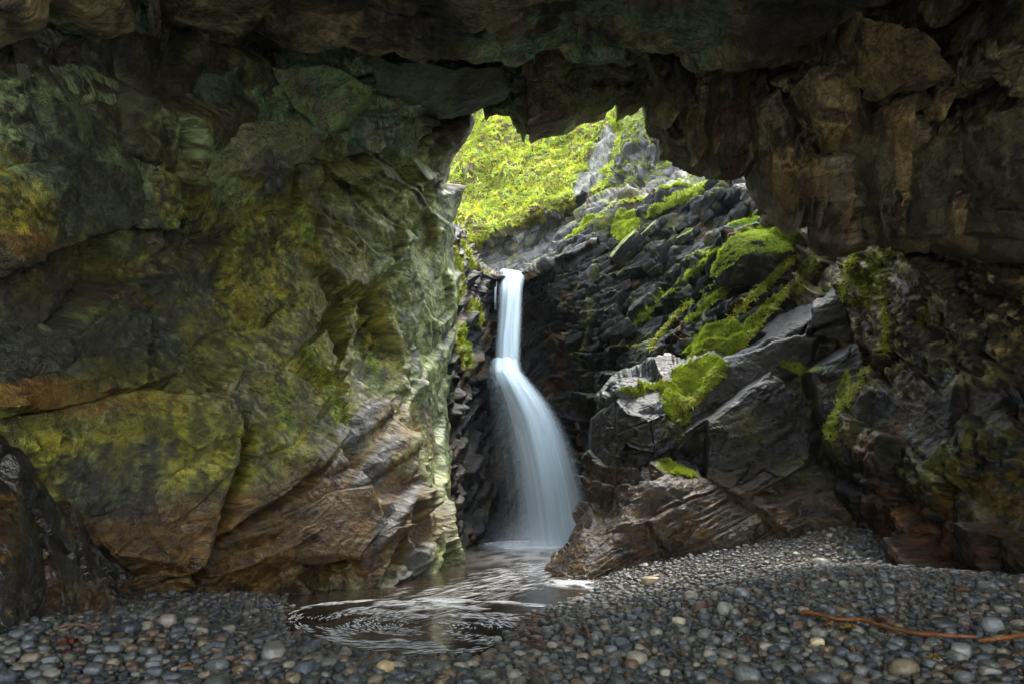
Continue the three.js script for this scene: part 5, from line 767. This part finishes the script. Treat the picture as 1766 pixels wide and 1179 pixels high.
{
  const rb = rng(5), tuft = bladeGeo([...Array(9)].map((_, i) => [i * 0.7 + rb(), 0.35 + 0.7 * rb(), 0.7 + 0.5 * rb(), 0.05 + 0.03 * rb(), 1.0 + rb()]), 3);
  const mossG = bladeGeo([...Array(8)].map((_, i) => [i * 0.8 + rb(), 0.3 + 0.9 * rb(), 0.6 + 0.5 * rb(), 0.13, 0.5 * rb()]), 2);
  const hs = scatter(hill, (p, n, c, r) => { const e = hill.edge(p.x), w = fbm(p.x * 0.9, p.y * 0.9, p.z * 0.9, 4); return p.x > -5 && p.x < 6.5 && p.y > e[1] - 0.15 + 0.4 * w && hill.bare(p, w) < 0.45 + r() * 0.3 && !(w > 0.16 && r() < 0.75); }, 11, 42000);
  tufts('hillside_plants', 'bright yellow green grass and leafy plants covering the steep hillside', hs, tuft, leafy, (r, p) => 0.12 + 0.2 * r() * r() + 0.1 * sm(0, 0.3, noise(p.x, p.y, p.z)), (r, p) => { const w = fbm(p.x * 1.1, p.y * 1.1, p.z * 1.1, 3), k = 0.65 + 0.6 * r(); return r() < 0.07 + 0.25 * sm(0.05, 0.3, w) ? [0.15 * k, 0.09 * k, 0.04 * k] : [(0.32 + 0.16 * r() + 0.12 * w) * k, (0.46 + 0.16 * w) * k, (0.02 + 0.02 * r()) * k]; }, 12, 0.45);
  const cs = scatter(crag, (p, n, c, r) => c[1] > c[0] * 1.05 && c[1] > 0.1, 13, 4200);
  tufts('crag_grass', 'yellow green grass tufts hanging over the black crag', cs, tuft, leafy, r => 0.1 + 0.14 * r(), r => { const k = 0.7 + 0.6 * r(); return [0.17 * k, 0.21 * k, 0.02 * k]; }, 14, 0.3);
  const green = t => (p, n, c, r) => c[1] > c[0] * 1.12 && c[1] > t;
  const mossTint = (r, p) => { const k = 0.6 + 0.7 * r() + 0.5 * noise(p.x * 4, p.y * 4, p.z * 4); return [0.27 * k + 0.04 * r(), 0.36 * k, 0.02 * k]; };
  tufts('moss', 'bright green moss cushions on the ledges of the gorge cliff', scatter(cliff, green(0.15), 15, 36000), mossG, leafy, r => 0.03 + 0.045 * r(), mossTint, 16, 0.4, 'moss');
  tufts('moss', 'green moss on the ledges of the wet outcrop by the pool', scatter(butt, green(0.13), 17, 9000), mossG, leafy, r => 0.025 + 0.035 * r(), mossTint, 18, 0.4, 'moss');
  tufts('moss', 'thin green moss on the rock left of the waterfall', scatter(recess, green(0.12), 19, 5000), mossG, leafy, r => 0.03 + 0.04 * r(), mossTint, 20, 0.4, 'moss');
  tufts('moss', 'olive moss hanging from the edges of the dark right wall', scatter(rw, green(0.13), 21, 9000), mossG, leafy, r => 0.03 + 0.035 * r(), r => { const k = 0.6 + 0.7 * r(); return [0.14 * k, 0.17 * k, 0.015 * k]; }, 22, 0.2, 'moss');
  tufts('moss', 'yellow green moss flecks on the left cave wall', scatter(lw, (p, n, c, r) => { lw.paint(p, n, 0, tmpC); return lw.ms > 0.6; }, 23, 5000), mossG, leafy, r => 0.012 + 0.02 * r(), r => { const k = 0.7 + 0.6 * r(); return [0.17 * k, 0.21 * k, 0.02 * k]; }, 24, 0.15, 'moss');
}
{ // moss along the ridges of the cliff and the edges of the right wall
  const r = rng(71), rb = rng(6), strand = bladeGeo([...Array(7)].map((_, i) => [i * 0.9 + rb(), 0.5 + 0.7 * rb(), 0.8 + 0.7 * rb(), 0.09, 1.6 + rb()]), 4);
  const along = (S, pts, n, wid) => { const out = []; for (let i = 0; i < n; i++) { const f = r() * (pts.length - 1), k = Math.floor(f), t = f - k, px = mixf(pts[k][0], pts[k + 1][0], t) + wid * (r() + r() - 1) * (0.5 + 0.9 * Math.abs(noise(f * 2.3, 3, pts[0][0]))), py = mixf(pts[k][1], pts[k + 1][1], t) + wid * 0.7 * (r() + r() - 1); const [p, q] = S.at(px, py), e = P(px, py, -p.z); if (e.distanceTo(p) < 0.12) out.push([p.add(V((r() - 0.5) * 0.04, (r() - 0.5) * 0.04, (r() - 0.5) * 0.04)), q]); } return out; };
  const tint = q => (r, p) => { const k = q * (0.6 + 0.7 * r()); return [0.29 * k, 0.33 * k, 0.018 * k]; };
  tufts('moss', 'strips of yellow green moss along the slanting ridges of the cliff', [...along(cliff, [[1178, 690], [1205, 640], [1235, 590], [1268, 545], [1320, 490], [1372, 440], [1402, 395]], 420, 12), ...along(cliff, [[1120, 600], [1170, 540], [1215, 500], [1262, 455]], 260, 7), ...along(cliff, [[1262, 620], [1310, 560], [1360, 500], [1400, 450]], 220, 6), ...along(cliff, [[1000, 400], [1060, 350], [1120, 340]], 120, 7), ...along(cliff, [[1140, 352], [1190, 330], [1240, 305]], 200, 9), ...along(butt, [[1175, 700], [1200, 690], [1240, 640]], 160, 14)], strand, leafy, r => 0.05 + 0.06 * r(), tint(1.1), 72, 0.35, 'moss');
  tufts('moss', 'hanging yellow green moss on the edges of the dark right wall', [...along(rw, [[1522, 345], [1490, 400], [1462, 470], [1452, 540]], 260, 12), ...along(rw, [[1482, 610], [1460, 650], [1440, 700], [1432, 755]], 240, 14), ...along(rw, [[1500, 630], [1470, 680], [1450, 700]], 120, 12), ...along(rw, [[1420, 440], [1480, 390], [1520, 350]], 160, 14), ...along(rw, [[1520, 500], [1530, 560], [1525, 610]], 60, 5)], strand, leafy, r => 0.05 + 0.06 * r(), tint(0.9), 73, 0.1, 'moss');
}
{ // the mossy knob on the cliff's shoulder
  const g = mergeVertices(new THREE.IcosahedronGeometry(1, 24).deleteAttribute('normal').deleteAttribute('uv')), q = g.attributes.position, c = P(1302, 452, 12.0), uv = new Float32Array(q.count * 2), col = new Float32Array(q.count * 3), o = [0, 0, 0], spots = [], r = rng(83);
  for (let i = 0; i < q.count; i++) { const x = q.getX(i), y = q.getY(i), z = q.getZ(i), s = 1 + 0.2 * noise(x * 1.4 + 3, y * 1.4, z * 1.4) + 0.07 * noise(x * 4, y * 4, z * 4) + 0.03 * noise(x * 11, y * 11, z * 11); q.setXYZ(i, x * 0.8 * s, (y * 0.52 + x * 0.12) * s, z * 0.66 * s); }
  g.computeVertexNormals(); const n = g.attributes.normal;
  for (let i = 0; i < q.count; i++) { const p = V(q.getX(i), q.getY(i), q.getZ(i)), f = fbm(p.x * 7, p.y * 7, p.z * 7, 3), w = fbm(p.x * 2.5, p.y * 2.5, p.z * 2.5, 3), m = sm(0.05, 0.3, n.getY(i) + 0.6 * w + 0.3 * f + 0.22); put(o, [0.03, 0.03, 0.028]); blend(o, OLIVE, sm(0, 0.3, w) * 0.6); blend(o, f > 0 ? MOSS2 : MOSS, m); col.set(o, i * 3); uv[i * 2] = p.x * 0.5; uv[i * 2 + 1] = p.y * 0.5 - p.z * 0.3; if (m > 0.5 && r() < 0.9) for (let k = 0; k < 2; k++) spots.push([V(p.x + 0.02 * (r() - 0.5), p.y, p.z + 0.02 * (r() - 0.5)).add(c), V().fromBufferAttribute(n, i)]); }
  g.setAttribute('color', new THREE.BufferAttribute(col, 3)); g.setAttribute('uv', new THREE.BufferAttribute(uv, 2));
  add(new THREE.Mesh(g, M.moss), 'mossy_boulder', { label: 'rounded boulder capped with bright green moss on the cliff shoulder', category: 'boulder' }).position.copy(c);
  const rb = rng(9), cushion = bladeGeo([...Array(8)].map((_, i) => [i * 0.8 + rb(), 0.3 + 0.9 * rb(), 0.6 + 0.5 * rb(), 0.13, 0.5 * rb()]), 2);
  tufts('moss', 'thick lime green moss carpet on top of the rounded boulder', spots, cushion, leafy, r => 0.02 + 0.03 * r(), (r, p) => { const k = 0.6 + 0.6 * r() + 0.4 * noise(p.x * 4, p.y * 4, p.z * 4); return [0.27 * k, 0.35 * k, 0.018 * k]; }, 84, 0.3, 'moss');
}
// ferns and leafy sprigs
function fern(px, py, d, size, n, label, seed, tint = [0.09, 0.2, 0.03]) {
  const r = rng(seed), g = new THREE.Group(); g.position.copy(P(px, py, d)); add(g, 'fern', { label, category: 'fern', group: 'ferns on the gorge ledges' });
  const m = new THREE.MeshPhysicalMaterial({ color: new THREE.Color(...tint), roughness: 0.6, side: THREE.DoubleSide, transmission: 0.3, thickness: 0 });
  for (let k = 0; k < n; k++) {
    const yaw = k / n * TAU + r() * 0.6, len = size * (0.7 + 0.5 * r()), pos = [], idx = [], N = 16, cy = Math.cos(yaw), sy = Math.sin(yaw); let x = 0, y = 0, a = 0.45 + 0.4 * r();
    for (let i = 0; i <= N; i++) { const t = i / N, w = len * 0.2 * Math.sin(Math.PI * Math.min(1, 0.12 + 0.88 * t)), dx = Math.sin(a), dy = Math.cos(a);
      for (const s of [-1, 1]) { const b = pos.length / 3, h = len / N * 0.42; const q = (u, v, z) => pos.push(cy * (x + dx * u) - sy * v, y + dy * u + z, sy * (x + dx * u) + cy * v); q(-h, 0, 0); q(h, 0, 0); q(h * 1.9, s * w, -0.25 * w); q(h * 0.7, s * w * 0.85, -0.2 * w); idx.push(b, b + 1, b + 2, b, b + 2, b + 3); }
      x += dx * len / N; y += dy * len / N; a += 1.5 / N; }
    const gg = new THREE.BufferGeometry(); gg.setAttribute('position', new THREE.Float32BufferAttribute(pos, 3)); gg.setIndex(idx); gg.computeVertexNormals(); add(new THREE.Mesh(gg, m), 'frond', null, g);
  }
  const rg = mergeVertices(new THREE.IcosahedronGeometry(1, 2).deleteAttribute('normal').deleteAttribute('uv')), rp = rg.attributes.position; for (let i = 0; i < rp.count; i++) { const s = size * 0.09 * (1 + 0.5 * noise(rp.getX(i) * 2, rp.getY(i) * 2, rp.getZ(i) * 2 + seed)); rp.setXYZ(i, rp.getX(i) * s, rp.getY(i) * s * 0.8, rp.getZ(i) * s); } rg.computeVertexNormals(); add(new THREE.Mesh(rg, new THREE.MeshStandardMaterial({ color: new THREE.Color(0.05, 0.035, 0.02), roughness: 0.9 })), 'rootstock', null, g);
}
fern(1298, 392, 12.9, 0.42, 7, 'largest green fern on the ledge behind the mossy knob', 61);
fern(1272, 396, 13.1, 0.3, 6, 'small fern left of the largest fern on the cliff ledge', 62);
fern(1350, 408, 12.3, 0.26, 6, 'small dark fern tucked below the hanging slab', 63, [0.06, 0.16, 0.04]);
fern(1236, 470, 12.6, 0.22, 6, 'tiny fern on the mossy rim left of the mossy knob', 64, [0.16, 0.22, 0.02]);
fern(1495, 366, 10.9, 0.3, 7, 'bright leafy sprig hanging beside the slab over the right wall', 65, [0.2, 0.3, 0.02]);
fern(1462, 470, 9.7, 0.2, 6, 'small bright sprig on the mossy edge of the right wall', 66, [0.18, 0.3, 0.02]);

// ------------------------------------------------------------------ pebbles: the largest in view one by one, the rest as shingle
{
  const idxs = pebbleSpots.map((s, i) => i).sort((a, b) => pebbleSpots[b].big - pebbleSpots[a].big), inFrame = s => { const dz = -s.z, y = s.y - EYE.y, c = Math.cos(TILT), n = Math.sin(TILT), zz = dz * c + y * n, yy = y * c - dz * n; return zz > 0.5 && Math.abs(s.x / zz) < 0.745 && yy / zz > -0.495; };
  const mats = tones.map(t => [0.5, 0.75].map(r => pebbleMat(t.map(v => v * 0.85), r)));
  const single = new Set(); for (const i of idxs) { if (single.size >= 280) break; const s = pebbleSpots[i]; if (inFrame(s) && s.tier < 2) single.add(i); }
  const place = (o, s) => { o.position.set(s.x, s.y, s.z); o.rotation.set(s.tip, s.yaw, s.tip2, 'YXZ'); o.scale.setScalar(s.rad); };
  const toneWords = ['mid grey', 'slate grey', 'pale buff', 'blackish', 'greenish grey', 'cream', 'brown', 'bluish grey', 'grey', 'tan', 'dark grey', 'olive grey', 'sandy white', 'reddish brown'];
  const say = s => { const d = -s.z, w = s.rad > 0.055 ? 'large' : s.rad > 0.045 ? 'middling' : 'small', at = d < 3.9 ? (s.x < -1.2 ? 'at the lower left edge of the shingle' : s.x < 0.2 ? 'at the near edge below the pool' : s.x < 1.4 ? 'at the near edge right of the pool' : 'at the near edge below the kelp stalk') : s.x < -0.9 ? 'on the left shingle bank' : s.x < 0.6 ? 'on the shingle by the pool edge' : s.x < 1.6 ? 'between the driftwood sticks and the kelp stalk' : 'on the shingle around the kelp stalk', label = `${w} ${toneWords[s.tone]} pebble ${at}`; return { label, category: 'pebble', group: `pebbles ${at}` }; };
  for (const i of single) { const s = pebbleSpots[i]; place(add(new THREE.Mesh(pebbleShapes[s.shape], mats[s.tone][s.tone % 2]), 'pebble', say(s)), s); }
  const shingle = new THREE.Group(); add(shingle, 'shingle', { kind: 'stuff', label: 'wet grey and brown shingle covering the cave beach', category: 'shingle' });
  const by = pebbleShapes.map(() => []); pebbleSpots.forEach((s, i) => { if (!single.has(i)) by[s.shape].push(s); });
  const mm = [pebbleMat([1, 1, 1], 0.5), pebbleMat([1, 1, 1], 0.72)], o = new THREE.Object3D(), c = new THREE.Color();
  by.forEach((list, k) => { const im = new THREE.InstancedMesh(pebbleShapes[k], mm[k % 2], list.length); list.forEach((s, i) => { place(o, s); o.updateMatrix(); im.setMatrixAt(i, o.matrix); const t = tones[s.tone]; im.setColorAt(i, c.setRGB(t[0] * s.light, t[1] * s.light, t[2] * s.light)); }); add(im, 'loose_pebbles', null, shingle); });
  // the stones that stand out
  const onGround = (px, py) => { let h = 0.2, q; for (let i = 0; i < 8; i++) { const a = P(px, py, 1).sub(EYE), t = (h - EYE.y) / a.y; q = [a.x * t, a.z * t]; h = groundAt(q[0], q[1]); } return V(q[0], h, q[1]); };
  globalThis.onGround = onGround;
  for (const [px, py, w, c, sh, sq, label] of [
    [1122, 1008, 30, [0.3, 0.22, 0.14], 0, 0.9, 'tan oblong pebble on the shingle close to the outcrop foot'], [1252, 1058, 28, [0.24, 0.24, 0.19], 1, 1.2, 'rounded greenish grey stone right of the orange seaweed scrap'], [1328, 1070, 28, [0.02, 0.025, 0.032], 2, 1.1, 'blue black stone lying left of the kelp stalk'], [1172, 1077, 23, [0.5, 0.47, 0.33], 3, 1, 'cream pebble on the shingle below the greenish stone'],
    [1410, 1113, 21, [0.5, 0.44, 0.27], 4, 1, 'pale yellow pebble just below the kelp stalk'], [1660, 1132, 34, [0.22, 0.22, 0.22], 0, 1, 'large grey oval stone below the right end of the kelp stalk'], [664, 1160, 28, [0.42, 0.31, 0.17], 1, 1.2, 'round orange tan stone at the bottom edge below the pool'], [1100, 1146, 35, [0.24, 0.22, 0.17], 3, 1.15, 'large brownish grey stone at the bottom centre right'],
    [470, 1137, 50, [0.15, 0.15, 0.14], 4, 0.9, 'longest flat grey stone at the near edge of the pool'], [1714, 1088, 32, [0.2, 0.21, 0.22], 2, 1, 'pale grey flat stone above the right end of the kelp stalk'], [1630, 1085, 38, [0.05, 0.055, 0.055], 3, 0.8, 'dark flat stone lying above the kelp stalk'], [1418, 976, 26, [0.36, 0.36, 0.31], 1, 0.9, 'pale oval pebble on the upper shingle below the right heap'], [1280, 1028, 24, [0.19, 0.2, 0.21], 4, 1, 'smooth grey stone above the blue black stone'], [330, 1080, 24, [0.17, 0.16, 0.14], 0, 1.2, 'rounded stone on the crest of the left shingle bank'], [288, 1080, 27, [0.18, 0.16, 0.13], 2, 1.2, 'brown grey stone beside another on the left bank crest'], [1030, 1104, 22, [0.14, 0.15, 0.14], 1, 1.1, 'grey green stone right of the driftwood sticks'],
  ]) { const p = onGround(px, py), d = Math.hypot(p.x, p.y - 1.1, p.z), rad = w / 2 * d / FOCAL * 1.05, o = add(new THREE.Mesh(pebbleShapes[sh], pebbleMat(c, 0.6)), 'pebble', { label, category: 'pebble' }); o.position.copy(p).add(V(0, rad * 0.42 * sq, 0)); o.rotation.set(0.05, px % 3, 0.06); o.scale.set(rad, rad * sq, rad); }
}
// ------------------------------------------------------------------ driftwood, kelp stalk, scraps of seaweed
const barkBump = tex(256, tile((u, v) => 0.5 + 0.35 * fbm(u * 30, v * 5, 2, 4)));
function rod(pts, rads, mat, name, data, seed) {
  const curve = new THREE.CatmullRomCurve3(pts), N = pts.length * 8, g = new THREE.TubeGeometry(curve, N, 1, 10), q = g.attributes.position, n = g.attributes.normal;
  for (let i = 0; i <= N; i++) { const c = curve.getPointAt(i / N), f = i / N * (rads.length - 1), k = Math.min(rads.length - 2, Math.floor(f)), rr = mixf(rads[k], rads[k + 1], f - k) * (i === 0 || i === N ? 0.35 : 1); for (let j = 0; j <= 10; j++) { const m = i * 11 + j, s = rr * (1 + 0.22 * noise(i * 0.35 + seed, j % 10 * 0.8, seed)); q.setXYZ(m, c.x + n.getX(m) * s, c.y + n.getY(m) * s, c.z + n.getZ(m) * s); } }
  g.computeVertexNormals(); return add(new THREE.Mesh(g, mat), name, data);
}
{
  const G = (px, py, up) => onGround(px, py).add(V(0, up, 0)), kelp = new THREE.MeshPhysicalMaterial({ color: new THREE.Color(0.18, 0.066, 0.018), bumpMap: barkBump, bumpScale: 0.03, roughness: 0.42 }), wood = new THREE.MeshPhysicalMaterial({ color: new THREE.Color(0.13, 0.06, 0.03), bumpMap: barkBump, bumpScale: 0.012, roughness: 0.6 });
  rod([G(1384, 1070, 0.05), G(1400, 1073, 0.06), G(1450, 1082, 0.05), G(1490, 1086, 0.06), G(1520, 1093, 0.05), G(1580, 1106, 0.045), G(1640, 1112, 0.05), G(1690, 1114, 0.045)], [0.02, 0.009, 0.01, 0.013, 0.009, 0.011, 0.009, 0.008], kelp, 'kelp_stalk', { label: 'long orange brown kelp stalk lying across the shingle', category: 'kelp' }, 3);
  rod([G(1690, 1117, 0.035), G(1730, 1118, 0.05), G(1766, 1112, 0.05), G(1810, 1106, 0.05)], [0.009, 0.012, 0.012, 0.01], kelp, 'kelp_stalk', { label: 'short kelp stalk piece continuing the long stalk at the frame edge', category: 'kelp' }, 5);
  const W = (px, py, h) => { const a = P(px, py, 1).sub(EYE), t = (h - EYE.y) / a.y; return V(a.x * t, h, a.z * t); };
  [[[900, 1052, 0.1], [945, 1062, 0.12], 'topmost pointed stick at the right edge of the pool'], [[872, 1064, 0.04], [932, 1064, 0.1], 'straight brown stick second from top at the pool edge'], [[862, 1069, 0.02], [926, 1072, 0.08], 'long thin stick jutting farthest over the water'], [[878, 1093, 0.06], [930, 1083, 0.09], 'reddish stick in the middle of the pool edge tangle'], [[880, 1099, 0.05], [942, 1118, 0.1], 'lowest dark stick slanting down to the shingle'], [[893, 1094, 0.07], [938, 1110, 0.13], 'curved stick lying over the lowest dark stick'], [[910, 1085, 0.1], [940, 1095, 0.12], 'short stub of wood at the heart of the stick tangle']].forEach(([a, b, label], i) => { const p = W(...a), q = W(...b), m = p.clone().lerp(q, 0.5).add(V(0, 0.02 * (i % 2), 0.02 * (i % 3 - 1))); rod([p, m, q], [0.004, 0.008, 0.009], wood, 'driftwood_stick', { label, category: 'stick', group: 'sticks washed up at the pool edge' }, i + 11); });
  rod([G(1005, 1090, 0.03), G(1013, 1098, 0.05), G(1016, 1106, 0.02)], [0.012, 0.014, 0.01], wood, 'driftwood_stick', { label: 'stubby reddish wood scrap standing in the shingle right of the sticks', category: 'stick' }, 31);
  rod([G(100, 1090, 0.03), G(125, 1088, 0.04), G(150, 1088, 0.03)], [0.006, 0.007, 0.005], wood, 'driftwood_stick', { label: 'thin twig lying on the left shingle bank', category: 'stick' }, 37);
  const r = rng(8), weed = [[0.26, 0.1, 0.015], [0.16, 0.04, 0.012], [0.24, 0.15, 0.02], [0.07, 0.02, 0.012]].map(c => new THREE.MeshPhysicalMaterial({ color: new THREE.Color(...c), roughness: 0.35, side: THREE.DoubleSide, transmission: 0.3, thickness: 0 }));
  for (const [px, py, w, m, label] of [[1236, 1044, 26, 2, 'orange yellow seaweed scrap left of the greenish stone'], [1664, 1025, 30, 0, 'orange seaweed scrap on the far right shingle'], [1242, 1106, 34, 3, 'dark red seaweed tangle near the bottom centre right'], [1440, 1086, 44, 0, 'ragged orange seaweed under the left part of the kelp stalk'], [1475, 1092, 40, 2, 'yellow brown seaweed blades hanging off the kelp stalk'], [1522, 1080, 40, 3, 'dark red seaweed clump above the kelp stalk'], [1470, 996, 18, 0, 'small orange seaweed scrap on the upper shingle'], [1470, 1128, 20, 2, 'ochre seaweed scrap below the middle of the kelp stalk'], [1612, 1146, 36, 2, 'olive seaweed wisp beside the large grey oval stone'], [1715, 1118, 30, 0, 'orange seaweed under the right end of the kelp stalk'], [120, 1118, 50, 1, 'red brown seaweed wisps on the left near shingle'], [110, 1135, 30, 3, 'dark wine seaweed lying in the bottom left shingle'], [1290, 1110, 20, 1, 'small rust seaweed scrap right of the dark red tangle'], [1660, 1168, 30, 3, 'dark seaweed scrap at the bottom right edge'], [320, 1160, 24, 0, 'small orange seaweed flake in the near left shingle']]) {
    const p = onGround(px, py), d = Math.hypot(p.x, p.y - 1.1, p.z), s = 0.62 * w * d / FOCAL, pos = [], idx = [];
    for (let b = 0; b < 6; b++) { const yaw = r() * TAU, n = 8, L = s * (0.3 + 0.4 * r()), x0 = (r() - 0.5) * s * 0.6, z0 = (r() - 0.5) * s * 0.6, k0 = pos.length / 3; for (let i = 0; i <= n; i++) { const t = i / n, wd = s * 0.09 * Math.sin(Math.PI * (0.15 + 0.8 * t)) * (1 + 0.4 * Math.sin(i * 2.3)); const cx = x0 + Math.cos(yaw + t) * L * t, cz = z0 + Math.sin(yaw + t) * L * t, cy = 0.035 + 0.2 * s * (0.5 + 0.5 * Math.sin(i * 1.7 + b)) * (1 - t); pos.push(cx - Math.sin(yaw + t) * wd, cy + 0.006 * Math.sin(i * 2.9), cz + Math.cos(yaw + t) * wd, cx + Math.sin(yaw + t) * wd, cy - 0.006 * Math.sin(i * 2.1), cz - Math.cos(yaw + t) * wd); if (i) { const k = k0 + i * 2; idx.push(k - 2, k, k - 1, k - 1, k, k + 1); } } }
    const g = new THREE.BufferGeometry(); g.setAttribute('position', new THREE.Float32BufferAttribute(pos, 3)); g.setIndex(idx); g.computeVertexNormals(); const o = add(new THREE.Mesh(g, weed[m]), 'seaweed', { label, category: 'seaweed', group: 'seaweed scraps on the shingle' }); o.position.copy(p);
  }
}
scene.fog = new THREE.FogExp2(0xdfe9f2, 0.0005);
renderer.render(scene, camera);
